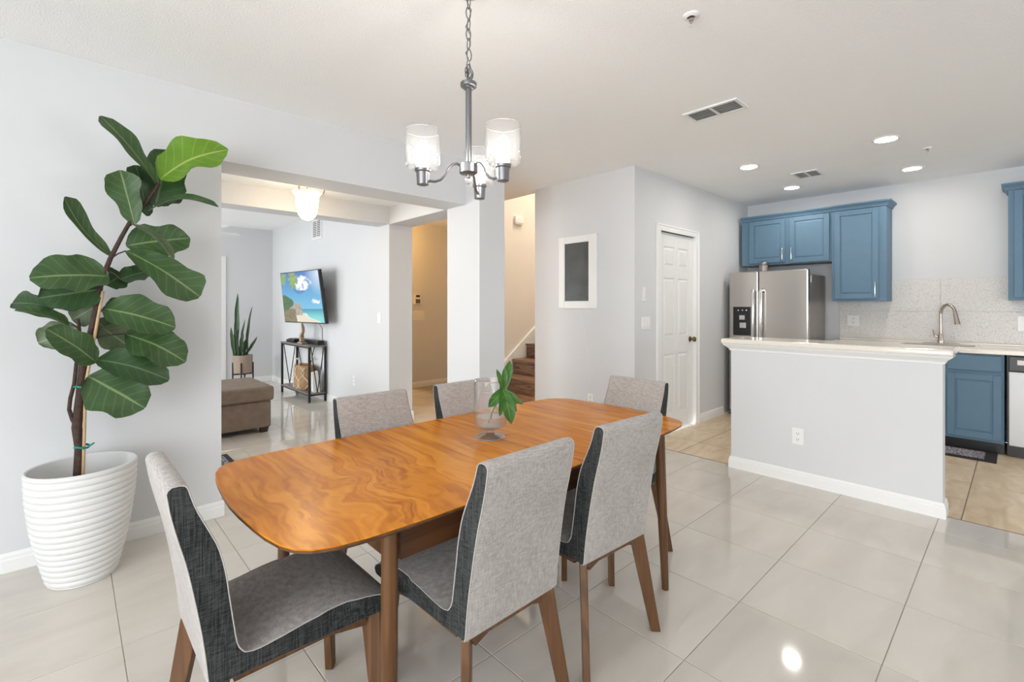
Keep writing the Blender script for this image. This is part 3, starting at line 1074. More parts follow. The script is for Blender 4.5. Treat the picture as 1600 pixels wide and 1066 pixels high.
def blade(mb, base, tip, w, nrm, prof, curve=0.0, nu=9, nv=4, fold=0.0, wave=0.0, ph=0.0, side=0.0):
    """one leaf surface from base to tip; prof(t) is the half width factor, nrm the facing direction"""
    base, tip = Vector(base), Vector(tip)
    d = tip - base
    L = d.length
    d.normalize()
    nrm = Vector(nrm)
    nn = (nrm - d * nrm.dot(d)).normalized()
    s = d.cross(nn)
    b = len(mb.v)
    if mb.uv is None:
        mb.uv = []
    for i in range(nu + 1):
        t = i / nu
        c = base + d * (L * t) + nn * (curve * L * math.sin(PI * t)) + s * (side * L * math.sin(PI * t))
        hw = w * 0.5 * prof(t)
        rg_ = 1 + 4.0 * wave * math.sin(t * 9.3 + ph * 2.3) * math.sin(t * 5.1 + ph)
        for j in range(-nv, nv + 1):
            u = j / nv
            p = c + s * (u * hw * (rg_ if u > 0 else 2 - rg_)) + nn * (fold * hw * u * u + wave * w * math.sin(t * 11 + ph + (1.3 if u > 0 else 0)) * u * u)
            mb.v.append(tuple(p))
            mb.uv.append((u, t))
    m = 2 * nv + 1
    for i in range(nu):
        for j in range(m - 1):
            q = b + i * m + j
            mb.f.append((q, q + 1, q + m + 1, q + m))
    return mb


def tab(pts):
    def f(t):
        for (a, va_), (b, vb) in zip(pts, pts[1:]):
            if t <= b:
                k = (t - a) / (b - a)
                k = k * k * (3 - 2 * k) if len(pts) < 5 else k
                return va_ + (vb - va_) * k
        return pts[-1][1]
    return f


def leaf_part(t, name, mb, mat):
    L = base_of(t)
    mb.shift((-L[0], -L[1], -L[2]))
    me = bpy.data.meshes.new(name)
    me.from_pydata(mb.v, [], mb.f)
    uv = me.uv_layers.new(name='UVMap')
    for lp in me.loops:
        uv.data[lp.index].uv = mb.uv[lp.vertex_index]
    me.materials.append(mat)
    for p in me.polygons:
        p.use_smooth = True
    return link(name, me, t)


FW = Vector((math.cos(TH), math.sin(TH), 0))
RT = Vector((math.sin(TH), -math.cos(TH), 0))
UP = Vector((0, 0, 1))
# the cut leaf leans out over the rim of the vase
hub = Vector((1.362, 1.533, 0.945)) - FW * 0.055 + RT * 0.012
mo = thing('monstera_leaf', 'glossy green split leaf leaning out of the glass vase', 'leaf', (1.35, 1.55, TZ + 0.06))
lobe = tab([(0, .35), (.25, .75), (.55, 1.0), (.8, .78), (.93, .42), (1, .05)])
mm = MB()
for du, dz, dd, w in ((0.030, .118, 0.03, .042), (.008, .095, 0.0, .030), (-.026, .090, -0.02, .024), (-.058, -.062, -.05, .046), (-.012, -.100, -.05, .026), (.036, -.128, -.06, .060), (.058, -.085, -.03, .026), (.082, -.060, -.01, .028), (.022, -.045, -.03, .042)):
    tip = hub + RT * du + UP * dz + FW * dd
    blade(mm, hub - (tip - hub) * 0.12, tip, w, -FW * 0.8 + UP * 0.3 + RT * 0.25, lobe, curve=0.06, fold=0.25)
leaf_part(mo, 'split_blade', mm, M['monstera'])
part(mo, 'stem', MB().tube([hub, hub + Vector((-.012, .012, -.03)), (1.342, 1.556, .85), (1.328, 1.575, .79)], 0.0035, 6), M['monstera'], smooth=True)

# ------------------------------------------------------------------ chandelier
CX_, CY_ = 1.200, 1.547
cl = thing('chandelier', 'three-light brushed nickel chandelier hanging above dining table', 'chandelier', (CX_, CY_, 1.78))
part(cl, 'rod', MB().lathe([(0.0125, 1.875), (0.0125, 2.20)], (CX_, CY_, 0), 18), M['nickel'], smooth=True)
part(cl, 'collar', MB().lathe([(0.0125, 2.188), (0.022, 2.189), (0.022, 2.196), (0.033, 2.198), (0.034, 2.203), (0.034, 2.212), (0.032, 2.214), (0.012, 2.216), (0.010, 2.228), (0.004, 2.236)], (CX_, CY_, 0), 24), M['nickel'], smooth=True)
part(cl, 'hub', MB().lathe([(0.004, 1.822), (0.008, 1.824), (0.008, 1.838), (0.034, 1.840), (0.038, 1.844), (0.038, 1.878), (0.034, 1.882), (0.012, 1.884)], (CX_, CY_, 0), 28), M['nickel'], smooth=True)
z = 2.236
part(cl, 'loop', MB().loop([(CX_ + 0.013 * math.cos(a) * RT.x, CY_ + .013 * math.cos(a) * RT.y, 2.249 + 0.015 * math.sin(a)) for a in [2 * PI * k / 14 for k in range(14)]], 0.003), M['nickel'], smooth=True)
k = 0
zc = 2.262
while zc < 2.565:
    d = (RT * .8 + FW * .6) if k % 2 else (FW * .8 - RT * .6)
    wob = Vector((0.003 * math.sin(k * 2.1), 0.003 * math.cos(k * 1.7), 0))
    part(cl, 'chain_link', MB().loop([(CX_ + wob.x + 0.0105 * math.cos(a) * d.x, CY_ + wob.y + 0.0105 * math.cos(a) * d.y, zc + 0.024 + 0.024 * math.sin(a)) for a in [2 * PI * q / 16 for q in range(16)]], 0.0024), M['nickel'], smooth=True)
    zc += 0.0425
    k += 1
for q in range(3):
    d = RT * math.cos(q * 1.1) + FW * math.sin(q * 1.1)
    part(cl, 'chain_link', MB().loop([(CX_ + .008 * math.cos(q * 2) + 0.012 * math.cos(a) * d.x, CY_ + .008 * math.sin(q * 2) + 0.012 * math.cos(a) * d.y, 2.252 + q * .006 + 0.022 * math.sin(a)) for a in [2 * PI * w_ / 16 for w_ in range(16)]], 0.0024), M['nickel'], smooth=True)
part(cl, 'canopy', MB().lathe([(0.006, 2.575), (0.03, 2.578), (0.06, 2.59), (0.063, 2.60)], (CX_, CY_, 0), 28), M['nickel'], smooth=True)
part(cl, 'cord', MB().tube([(CX_ + 0.012 * math.sin(i * 1.9), CY_ + 0.012 * math.cos(i * 1.9), 2.235 + i * 0.0345) for i in range(11)], 0.0022, 6), M['nickel'], smooth=True)
for ang in (80, 200, 320):
    a = math.radians(ang)
    dr = RT * math.cos(a) + FW * math.sin(a)
    ctr = Vector((CX_, CY_, 0)) + dr * 0.187
    pts = []
    for r_, zz in ((0.034, 1.872), (0.050, 1.878), (0.068, 1.872), (0.086, 1.852), (0.100, 1.826), (0.116, 1.806), (0.138, 1.797), (0.162, 1.797)):
        pts.append(Vector((CX_, CY_, zz)) + dr * r_)
    part(cl, 'arm', MB().tube(pts, 0.0058, 8), M['nickel'], smooth=True)
    part(cl, 'cup', MB().lathe([(0.020, 1.778), (0.0235, 1.780), (0.0265, 1.828), (0.031, 1.832), (0.032, 1.842), (0.026, 1.844)], (ctr.x, ctr.y, 0), 24), M['nickel'], smooth=True)
    part(cl, 'glass_shade', MB().lathe([(0.026, 1.8445), (0.058, 1.846), (0.066, 1.852), (0.0695, 1.864), (0.0695, 1.992), (0.0675, 1.9935), (0.0670, 1.866), (0.064, 1.855), (0.057, 1.849), (0.026, 1.8475)], (ctr.x, ctr.y, 0), 40), M['shade'], smooth=True)
    part(cl, 'shade_rim', MB().loop([(ctr.x + 0.0685 * math.cos(2 * PI * q / 40), ctr.y + 0.0685 * math.sin(2 * PI * q / 40), 1.9935) for q in range(40)], 0.0013, 6), M['glass_rim'], smooth=True)
    part(cl, 'bulb', MB().lathe([(0.012, 1.845), (0.013, 1.868), (0.022, 1.888), (0.029, 1.908), (0.029, 1.924), (0.022, 1.942), (0.010, 1.952), (0.002, 1.954)], (ctr.x, ctr.y, 0), 20), M['bulb'], smooth=True)

# ------------------------------------------------------------------ potted fig tree
PX, PY = 0.050, 3.085
ft = thing('potted_fig_tree', 'tall fiddle leaf fig in a ribbed white pot by the wall', 'plant', (PX, PY, 0))
prof = []
nr = 17
for i in range(nr * 6 + 1):
    t = i / (nr * 6)
    r = 0.128 + (0.203 - 0.128) * (1 - (1 - t) ** 1.75)
    rib = abs(math.sin(PI * t * nr)) ** 0.7 * 0.0062
    prof.append((r + rib - 0.002, 0.006 + t * 0.505))
prof = [(0.122, 0.0), (0.127, 0.002)] + prof + [(0.2055, .515), (0.2075, .523), (0.2065, .532), (0.200, .536), (0.1935, .532), (0.189, .50), (0.172, .40)]
pm = MB().rings([[((r * math.cos(2 * PI * k / 56)), (r * math.sin(2 * PI * k / 56)), zz + 0.012 * (1 - abs(2 * zz / 0.53 - 1)) * math.sin(2 * PI * k / 56 + 0.5) * (1 if 0.02 < zz < .50 else 0)) for k in range(56)] for r, zz in prof], cap=False)
pm.f.append(tuple(range(56)))
part(ft, 'pot', pm, M['pot'], smooth=True, world_xyz=False)
part(ft, 'soil', MB().lathe([(0.001, .415), (0.08, .412), (0.15, .404), (0.172, .398)], seg=40, cap=False), M['soil'], smooth=True, world_xyz=False)

PF = 3.10


def px(u, v, y=PF):
    """a point of the vertical plane at depth y, read off the photograph's proportions"""
    a = (u - 800) / 742
    dx, dy, dz = FW.x + a * RT.x, FW.y + a * RT.y, -(v - 477.5) / 742
    k = y / dy
    return Vector((dx * k, y, 1.3 + dz * k))


trunk = [(121, 775), (122, 740), (124, 700), (120, 668), (126, 610), (130, 570), (140, 530), (153, 470), (158, 440), (172, 405), (190, 370), (207, 340), (226, 320), (240, 300), (248, 287)]
part(ft, 'trunk', MB().tube([px(*p) for p in trunk], [.020, .019, .018, .020, .017, .0165, .0145, .0125, .0115, .0105, .0095, .009, .008, .008, .010], 10), M['bark'], smooth=True)
part(ft, 'branch', MB().tube([px(*p) for p in ((120, 668), (113, 655), (108, 640), (110, 622), (116, 600), (119, 570), (124, 540), (124, 515), (122, 498))], [.009, .009, .008, .008, .008, .0075, .008, .007, .006], 8), M['bark'], smooth=True)
part(ft, 'stake', MB().tube([px(129, 775, PF - .02), px(134, 600, PF - .024), px(161, 455, PF - .02)], 0.0065, 8), M['stake'], smooth=True)
for u, v in ((125, 604), (125, 698)):
    cpt = px(u, v, PF)
    tm = MB().tube([cpt + Vector((0.026 * math.cos(a) + .006, 0.030 * math.sin(a) - .008, 0.004 * math.sin(2 * a))) for a in [2 * PI * q / 16 for q in range(17)]], 0.0055, 6)
    tm.tube([cpt + Vector((.028, -.03, 0)), cpt + Vector((.05, -.045, .018))], 0.004, 6)
    part(ft, 'tie', tm, M['tie'], smooth=True)

fig = tab([(0, .10), (.06, .34), (.18, .56), (.32, .64), (.45, .72), (.60, .90), (.74, 1.0), (.86, .92), (.94, .68), (.98, .40), (1, .10)])
oval = tab([(0, .12), (.05, .48), (.15, .82), (.35, 1.0), (.6, 1.0), (.8, .86), (.92, .58), (.98, .3), (1, .08)])
C = -FW                                   # towards the viewer's side of the room
# base px, base depth, tip px, tip depth, width m, facing, material, bend, fold, shape
LV = [
    ((246, 290), 0, (157, 181), .00, .130, (.55, -.75, .25), 'leaf', .05, .30, fig),
    ((250, 280), 0, (357, 234), -.10, .262, (-.35, -.80, .62), 'leaf_lt', .10, .25, oval),
    ((243, 322), .02, (262, 236), .10, .200, (.05, -1, .20), 'leaf_dk', .03, .15, oval),
    ((210, 350), -.01, (188, 266), -.05, .150, (-.2, -1, .12), 'leaf', -.05, .20, fig),
    ((230, 338), .02, (212, 258), .04, .150, (.4, -1, .1), 'leaf_dk', .03, .2, fig),
    ((228, 333), 0, (341, 324), -.16, .120, (-.1, -.35, .95), 'leaf', .17, .35, fig),
    ((242, 318), .02, (286, 302), .10, .120, (.1, -.8, .6), 'leaf_dk', .05, .2, oval),
    ((197, 384), .02, (297, 372), .02, .172, (-.05, -1, .28), 'leaf', .04, .25, oval),
    ((206, 351), -.02, (271, 408), -.12, .075, (.6, -.55, .6), 'leaf_un', .10, .5, oval),
    ((175, 402), 0, (100, 308), -.02, .105, (.55, -.7, .35), 'leaf', -.09, .45, fig),
    ((198, 392), -.01, (312, 464), -.08, .225, (.25, -1, .45), 'leaf', .06, .20, fig),
    ((170, 432), -.01, (46, 434), -.10, .205, (-.05, -1, .62), 'leaf', .05, .22, oval),
    ((160, 452), 0, (60, 466), .00, .165, (.1, -1, .30), 'leaf_dk', .02, .2, oval),
    ((85, 482), .03, (19, 474), .08, .110, (.2, -.9, .55), 'leaf_dk', .10, .3, fig),
    ((108, 508), 0, (22, 485), -.02, .085, (.1, -.5, .85), 'leaf', .08, .4, oval),
    ((165, 446), .02, (192, 428), .08, .120, (.1, -1, .1), 'leaf_dk', .0, .2, oval),
    ((187, 437), .03, (232, 424), .08, .100, (.1, -.8, .6), 'leaf_dk', .06, .3, oval),
    ((165, 480), .03, (208, 469), .10, .065, (.1, -.6, .8), 'leaf', .05, .3, oval),
    ((160, 482), .0, (274, 512), -.06, .195, (.05, -1, .55), 'leaf', .07, .22, oval),
    ((196, 522), .02, (290, 566), -.02, .200, (.25, -1, .5), 'leaf', .10, .25, oval),
    ((160, 512), .04, (216, 552), .08, .150, (.1, -1, .1), 'leaf_un', .02, .2, oval),
    ((150, 562), -.02, (264, 594), -.08, .165, (.15, -1, .65), 'leaf_dk', .10, .2, oval),
    ((138, 588), -.03, (226, 638), -.10, .225, (.1, -1, .35), 'leaf', .04, .15, oval),
    ((150, 566), -.03, (72, 514), -.10, .150, (.45, -.9, .5), 'leaf', .05, .25, oval),
    ((122, 512), .02, (60, 536), .06, .130, (-.1, -1, .2), 'leaf_un', .02, .2, oval),
    ((152, 478), .04, (112, 500), .10, .120, (0, -1, .15), 'leaf_un', .0, .2, oval),
    ((148, 500), .05, (185, 530), .10, .130, (.1, -1, .1), 'leaf_un', .02, .2, oval),
]
for i, (b0, db, t0, dt_, w, nr_, mt, cv, fo, sh) in enumerate(LV):
    mb = blade(MB(), px(*b0, PF + db), px(*t0, PF + dt_), w, nr_, sh, cv, 14, 5, fo, 0.045, i * 1.7)
    leaf_part(ft, 'leaf', mb, M[mt])
for a, b in (((172, 405), (197, 392)), ((166, 422), (190, 437)), ((158, 445), (170, 432)), ((147, 500), (165, 480)), ((135, 550), (150, 562)), ((124, 515), (112, 508)), ((130, 580), (139, 588)), ((140, 530), (196, 522)), ((195, 362), (206, 351))):
    part(ft, 'leaf_stalk', MB().tube([px(*a), px((a[0] + b[0]) / 2, (a[1] + b[1]) / 2 - 2, PF - .005), px(*b)], .0035, 6), M['bark'], smooth=True)

# ------------------------------------------------------------------ wall things in the dining room
pf = thing('framed_chalkboard', 'white framed chalkboard hanging on the wall beside the stairs', 'picture frame', (XP, 3.10, 1.27))
fy0, fy1, fz0, fz1 = 2.850, 3.346, 1.270, 2.013
iy0, iy1, iz0, iz1 = 2.952, 3.268, 1.346, 1.943
for nm, (a0, a1, b0, b1) in (('s', (fy0, iy0, fz0, fz1)), ('s', (iy1, fy1, fz0, fz1)), ('s', (iy0, iy1, fz0, iz0)), ('s', (iy0, iy1, iz1, fz1))):
    part(pf, 'frame_bar', MB().box(XP - 0.030, XP - 0.001, a0, a1, b0, b1), M['trim'], bevel=0.004)
part(pf, 'chalk_panel', MB().box(XP - 0.014, XP - 0.004, iy0, iy1, iz0, iz1), M['chalk'])
single('power_cord', MB().tube([(XP - .004, y, z) for y, z in ((3.045, 1.27), (3.045, 1.18), (3.02, 1.02), (2.99, .87), (2.965, .73), (2.955, .58), (2.945, .45), (2.93, .37))], 0.0022, 6),
       M['plate'], 'thin white cord hanging below the framed chalkboard', 'cord', smooth=True, origin=(XP - .004, 2.93, .37))


def plate_x(name, label, x, y, z, w, h, kind, sgn=-1, cat='outlet'):
    """cover plate on a wall whose face is x = const, facing sgn*x"""
    t = thing(name, label, cat, (x, y, z))
    part(t, 'cover_plate', MB().box(min(x, x + sgn * .006), max(x, x + sgn * .006), y - w / 2, y + w / 2, z - h / 2, z + h / 2), M['plate'], bevel=0.0015)
    fill_plate(t, kind, lambda a, b, c, d, o: MB().box(min(x + sgn * .005, x + sgn * o), max(x + sgn * .005, x + sgn * o), y + a, y + b, z + c, z + d), w, h)
    return t


def plate_y(name, label, x, y, z, w, h, kind, sgn=-1, cat='switch'):
    t = thing(name, label, cat, (x, y, z))
    part(t, 'cover_plate', MB().box(x - w / 2, x + w / 2, min(y, y + sgn * .006), max(y, y + sgn * .006), z - h / 2, z + h / 2), M['plate'], bevel=0.0015)
    fill_plate(t, kind, lambda a, b, c, d, o: MB().box(x + a, x + b, min(y + sgn * .005, y + sgn * o), max(y + sgn * .005, y + sgn * o), z + c, z + d), w, h)
    return t


def fill_plate(t, kind, bx, w, h):
    if kind == 'outlet':
        for s in (-1, 1):
            part(t, 'socket', bx(-.016, .016, s * .021 - .014, s * .021 + .014, .008), M['plate'], bevel=.002)
            for q in (-1, 1):
                part(t, 'slot', bx(q * .0065 - .0013, q * .0065 + .0013, s * .021 - .003, s * .021 + .007, .0088), M['slot'])
            part(t, 'slot', bx(-.002, .002, s * .021 - .010, s * .021 - .006, .0088), M['slot'])
    else:
        n = int(kind)
        for i in range(n):
            c_ = (i - (n - 1) / 2) * 0.046
            part(t, 'rocker', bx(c_ - .016, c_ + .016, -.033, .033, .010), M['plate'], bevel=.003)


plate_x('wall_outlet', 'white outlet at floor level below the framed chalkboard', XP, 2.945, .36, .075, .115, 'outlet')
plate_y('light_switch', 'wide white switch plate left of the panelled door', 4.022, YD, 1.132, .150, .118, '3')
plate_y('dimmer_switch', 'tall narrow white control above the wide switch plate', 3.988, YD, 1.406, .060, .135, '1')
plate_x('wall_outlet', 'white outlet low on the breakfast bar wall', 3.90, 1.112, .343, .076, .118, 'outlet')
plate_x('light_switch', 'white switch on the wall right of the television', XC, 4.979, 1.158, .075, .118, '1', cat='switch')
plate_x('wall_outlet', 'white outlet low on the wall right of the console table', XC, 5.625, .37, .075, .118, 'outlet')
plate_x('wall_outlet', 'white outlet on the embossed backsplash beside the fridge', XK - .012, 1.291, 1.13, .115, .118, 'outlet')
plate_x('wall_outlet', 'white outlet on the backsplash below the rightmost blue cabinet', XK - .012, -0.03, 1.13, .10, .14, 'outlet')
plate_y('light_switch', 'switch plate on the amber hall wall below the keypad', 4.06, 6.53, 1.143, .22, .15, '3')
kp = thing('alarm_keypad', 'small wall keypad on the amber hall wall', 'keypad', (4.045, 6.53, 1.40))
part(kp, 'keypad_body', MB().box(3.975, 4.095, 6.50, 6.53, 1.32, 1.48), M['plate'], bevel=.006)
part(kp, 'display', MB().box(4.0, 4.07, 6.497, 6.501, 1.43, 1.465), M['slot'])
part(kp, 'buttons', MB().box(3.995, 4.075, 6.497, 6.501, 1.335, 1.40), M['vent_dk'])
dc = thing('door_chime', 'small beige chime box high on the cream stair wall', 'door chime', (4.50, YS, 2.44))
part(dc, 'chime_cover', MB().box(4.42, 4.58, YS - .035, YS, 2.42, 2.52), M['trim'], bevel=.008)
part(dc, 'chime_grille', MB().box(4.43, 4.57, YS - .030, YS - .002, 2.408, 2.421), M['wall_cream'])


# ------------------------------------------------------------------ ceiling things
def vent(name, label, cx, cy, cz, lx, ly, along, n, two=False):
    """ceiling register, slats along 'x' or 'y'"""
    t = thing(name, label, 'vent', (cx, cy, cz))
    z0 = cz - .010
    b = .022
    part(t, 'vent_shade_sheet', MB().box(cx - lx / 2 + .01, cx + lx / 2 - .01, cy - ly / 2 + .01, cy + ly / 2 - .01, cz - .003, cz - .001), M['vent_dk'])  # dark sheet standing in for the shade inside the register
    for x0, x1, y0, y1 in ((cx - lx / 2, cx + lx / 2, cy - ly / 2, cy - ly / 2 + b), (cx - lx / 2, cx + lx / 2, cy + ly / 2 - b, cy + ly / 2),
                           (cx - lx / 2, cx - lx / 2 + b, cy - ly / 2 + b, cy + ly / 2 - b), (cx + lx / 2 - b, cx + lx / 2, cy - ly / 2 + b, cy + ly / 2 - b)):
        part(t, 'vent_frame', MB().box(x0, x1, y0, y1, z0, cz), M['trim'], bevel=.002)
    if two:
        if along == 'y':
            part(t, 'vent_divider', MB().box(cx - lx / 2 + b, cx + lx / 2 - b, cy - .008, cy + .008, z0, cz - .003), M['trim'])
        else:
            part(t, 'vent_divider', MB().box(cx - .008, cx + .008, cy - ly / 2 + b, cy + ly / 2 - b, z0, cz - .003), M['trim'])
    for i in range(n):
        f = (i + .5) / n
        if along == 'y':
            x = cx - lx / 2 + b + (lx - 2 * b) * f
            part(t, 'slat', MB().prism([(x - .004, z0), (x - .002, z0), (x + .006, cz - .003), (x + .004, cz - .003)], 'y', cy - ly / 2 + b, cy + ly / 2 - b), M['trim'])
        else:
            y = cy - ly / 2 + b + (ly - 2 * b) * f
            part(t, 'slat', MB().prism([(y - .004, z0), (y - .002, z0), (y + .006, cz - .003), (y + .004, cz - .003)], 'x', cx - lx / 2 + b, cx + lx / 2 - b), M['trim'])


vent('ceiling_vent', 'larger white ceiling vent above the dining room', 3.145, 1.39, CEIL, .20, .36, 'y', 6, True)
vent('ceiling_vent', 'smaller ceiling vent between the kitchen downlights', 5.33, 1.435, CEIL, .27, .23, 'y', 6, True)
# return grille on the television wall
t = thing('wall_vent', 'white return grille high on the television wall', 'vent', (XC, 6.83, 2.25))
part(t, 'vent_shade_sheet', MB().box(XC - .003, XC - .001, 6.68, 6.97, 2.26, 2.51), M['vent_dk'])  # dark sheet painted as shade behind the grille slats
for y0, y1, z0, z1 in ((6.655, 6.685, 2.24, 2.53), (6.97, 7.0, 2.24, 2.53), (6.685, 6.97, 2.24, 2.27), (6.685, 6.97, 2.50, 2.53), (6.82, 6.835, 2.27, 2.5)):
    part(t, 'vent_frame', MB().box(XC - .012, XC, y0, y1, z0, z1), M['trim'])
for i in range(9):
    z0 = 2.275 + i * .025
    part(t, 'slat', MB().prism([(XC - .011, z0), (XC - .009, z0), (XC - .004, z0 + .014), (XC - .006, z0 + .014)], 'y', 6.685, 6.97), M['trim'])

DL = [('recessed downlight nearest the panelled door', 4.653, 1.737), ('recessed downlight above the fridge', 5.818, 1.721),
      ('recessed downlight above the breakfast bar, the largest one', 4.657, .718), ('recessed downlight nearest the sink', 5.838, .703)]
for lab, x, y in DL:
    t = thing('downlight', lab, 'light', (x, y, CEIL), 0, 'recessed kitchen downlights')
    part(t, 'trim_ring', MB().lathe([(0.070, 2.597), (0.072, 2.592), (0.088, 2.594), (0.092, 2.600)], (x, y, 0), 28, cap=False), M['trim'], smooth=True)
    part(t, 'lens', MB().lathe([(0.001, 2.5955), (0.070, 2.5955)], (x, y, 0), 28, cap=False), M['downlight'])
for lab, x, y, s in (('fire sprinkler head in the dining room ceiling', 2.038, 1.007, 1.0), ('fire sprinkler head in the kitchen ceiling', 5.172, .525, .8)):
    t = thing('sprinkler', lab, 'sprinkler', (x, y, CEIL))
    part(t, 'escutcheon', MB().lathe([(0.036 * s, 2.600), (0.034 * s, 2.594), (0.020 * s, 2.588), (0.017 * s, 2.592)], (x, y, 0), 24, cap=False), M['trim'], smooth=True)
    part(t, 'head', MB().lathe([(0.010 * s, 2.598), (0.010 * s, 2.574), (0.006 * s, 2.572), (0.004 * s, 2.552)], (x, y, 0), 12), M['nickel_lt'], smooth=True)
    part(t, 'deflector', MB().lathe([(0.002, 2.555), (0.014 * s, 2.553), (0.015 * s, 2.551), (0.002, 2.550)], (x, y, 0), 16), M['trim'])

# ------------------------------------------------------------------ breakfast bar
BX0, BX1, BY0, BY1 = 3.90, 4.03, 0.325, 1.592
bar = thing('breakfast_bar', 'pale grey half wall with white mouldings between dining room and kitchen', 'half wall', (BX0, (BY0 + BY1) / 2, 0))
part(bar, 'bar_wall', MB().box(BX0, BX1, BY0, BY1, 0, 0.996), M['wall'])
def wrap(prof, xf, xb, y0, y1):
    """moulding with profile (out, z) around the dining face and both ends"""
    return MB().rings([[(xb, y1 + o, z) for o, z in prof], [(xf - o, y1 + o, z) for o, z in prof], [(xf - o, y0 - o, z) for o, z in prof], [(xb, y0 - o, z) for o, z in prof]])
part(bar, 'baseboard', wrap([(0, 0), (.016, 0), (.016, .062), (.012, .068), (.012, .078), (.005, .092), (0, .092)], BX0, BX1, BY0, BY1), M['trim'])
part(bar, 'crown_molding', wrap([(0, .940), (.010, .942), (.012, .954), (.020, .962), (.034, .974), (.046, .984), (.050, .996), (0, .996)], BX0, BX1, BY0, BY1), M['trim'])
rimp = MB().box(3.815, 4.20, 0.270, 1.640, 0.997, 1.036)
single('bar_countertop', rimp, M['counter'], 'glossy cream countertop lying on the breakfast bar', 'countertop', bevel=0.013, origin=(4.0, .95, .997))

# ------------------------------------------------------------------ kitchen cabinets
def shaker(t, name, y0, y1, z0, z1, xf, handle=None, mat='blue', depth=.02):
    """door on a front x = xf facing -x: slab, four frame bars, inner panel; optional bar handle (y, z0, z1)"""
    d = bpy.data.objects.new(name, None)
    L = base_of(t)
    d = part(t, name, MB().box(xf - .010, xf - .0005, y0, y1, z0, z1), M[mat])
    f = .052
    for a0, a1, b0, b1 in ((y0, y0 + f, z0, z1), (y1 - f, y1, z0, z1), (y0 + f, y1 - f, z0, z0 + f), (y0 + f, y1 - f, z1 - f, z1)):
        part(d, 'frame_bar', MB().box(xf - depth, xf - .009, a0, a1, b0, b1), M[mat], bevel=.003)
    g = f + .004
    h = f + .020
    part(d, 'raised_panel', MB().rings([[(xf - .010, y0 + g, z0 + g), (xf - .010, y1 - g, z0 + g), (xf - .010, y1 - g, z1 - g), (xf - .010, y0 + g, z1 - g)],
                                        [(xf - .015, y0 + h, z0 + h), (xf - .015, y1 - h, z0 + h), (xf - .015, y1 - h, z1 - h), (xf - .015, y0 + h, z1 - h)]]), M[mat])
    if handle:
        hy, h0, h1 = handle
        part(d, 'handle', MB().tube([(xf - .020, hy, h0), (xf - .042, hy, h0 + .004), (xf - .045, hy, h0 + .02), (xf - .045, hy, h1 - .02), (xf - .042, hy, h1 - .004), (xf - .020, hy, h1)], .0045, 8), M['steel_hi'], smooth=True)
    return d


def crown(t, y0, y1, z, xf, ends):
    pr = [(0, z), (.010, z + .004), (.014, z + .018), (.026, z + .034), (.040, z + .046), (.044, z + .060), (0, z + .060)]
    r = []
    if ends[1]:
        r.append([(XK - .004, y1 + o, zz) for o, zz in pr])
    r.append([(xf - o, y1 + (o if ends[1] else 0), zz) for o, zz in pr])
    r.append([(xf - o, y0 - (o if ends[0] else 0), zz) for o, zz in pr])
    if ends[0]:
        r.append([(XK - .004, y0 - o, zz) for o, zz in pr])
    part(t, 'crown_molding', MB().rings(r), M['blue'])


XU = 6.19
u1 = thing('wall_cabinet', 'two-door blue wall cabinet above the fridge', 'cabinet', (XK, 1.92, 1.79))
part(u1, 'cabinet_body', MB().box(XU, XK - .003, 1.432, 2.395, 1.790, 2.345), M['blue'])
part(u1, 'bottom_rail', MB().box(XU - .001, XU + .02, 1.432, 2.395, 1.782, 1.7905), M['darkwood'])
shaker(u1, 'cabinet_door', 1.898, 2.300, 1.815, 2.330, XU, (1.922, 1.835, 1.985))
shaker(u1, 'cabinet_door', 1.452, 1.850, 1.800, 2.330, XU, (1.826, 1.830, 1.980))
crown(u1, 1.430, 2.397, 2.335, XU, (False, False))
u2 = thing('wall_cabinet', 'tall single-door blue wall cabinet right of the fridge', 'cabinet', (XK, 1.19, 1.35))
part(u2, 'cabinet_body', MB().box(XU - .012, XK - .003, 0.948, 1.428, 1.348, 2.345), M['blue'])
shaker(u2, 'cabinet_door', 1.012, 1.400, 1.372, 2.325, XU - .012, (1.036, 1.390, 1.550))
crown(u2, 0.948, 1.430, 2.335, XU - .012, (True, False))
u3 = thing('wall_cabinet', 'blue wall cabinet cut by the right edge of view', 'cabinet', (XK, -.30, 1.35))
part(u3, 'cabinet_body', MB().box(XU - .012, XK - .003, -0.70, 0.078, 1.348, 2.345), M['blue'])
shaker(u3, 'cabinet_door', -0.30, 0.040, 1.372, 2.325, XU - .012, (-.27, 1.39, 1.52))
shaker(u3, 'cabinet_door', -0.68, -0.32, 1.372, 2.325, XU - .012, (-.36, 1.39, 1.52))
crown(u3, -0.70, 0.078, 2.335, XU - .012, (False, True))

XB = 5.90
def base_unit(name, label, y0, y1):
    t = thing(name, label, 'cabinet', (XB, (y0 + y1) / 2, 0))
    part(t, 'cabinet_body', MB().box(XB, XK - .005, y0, y1, .10, .872), M['blue'])
    part(t, 'toe_kick', MB().box(XB + .06, XK - .01, y0, y1, 0, .10), M['black'])
    n = 2 if y1 - y0 > .6 else 1
    w = (y1 - y0) / n
    for i in range(n):
        a, b = y0 + w * i + .016, y0 + w * (i + 1) - .016
        part(t, 'drawer_front', MB().box(XB - .019, XB - .0005, a, b, .722, .858), M['blue'], bevel=.006)
        shaker(t, 'cabinet_door', a, b, .125, .690, XB)
    return t


base_unit('base_cabinet', 'blue base cabinet under the sink between bar and dishwasher', .097, .857)
base_unit('base_cabinet', 'blue base cabinet next to the fridge behind the bar', .860, 1.395)
single('kitchen_counter', MB().box(5.865, XK - .004, -1.2, 1.425, .874, .914).box(XK - .022, XK - .004, -1.2, 1.425, .914, .935), M['counter'], 'cream countertop along the kitchen wall', 'countertop', bevel=.006, origin=(6.2, .2, .874))

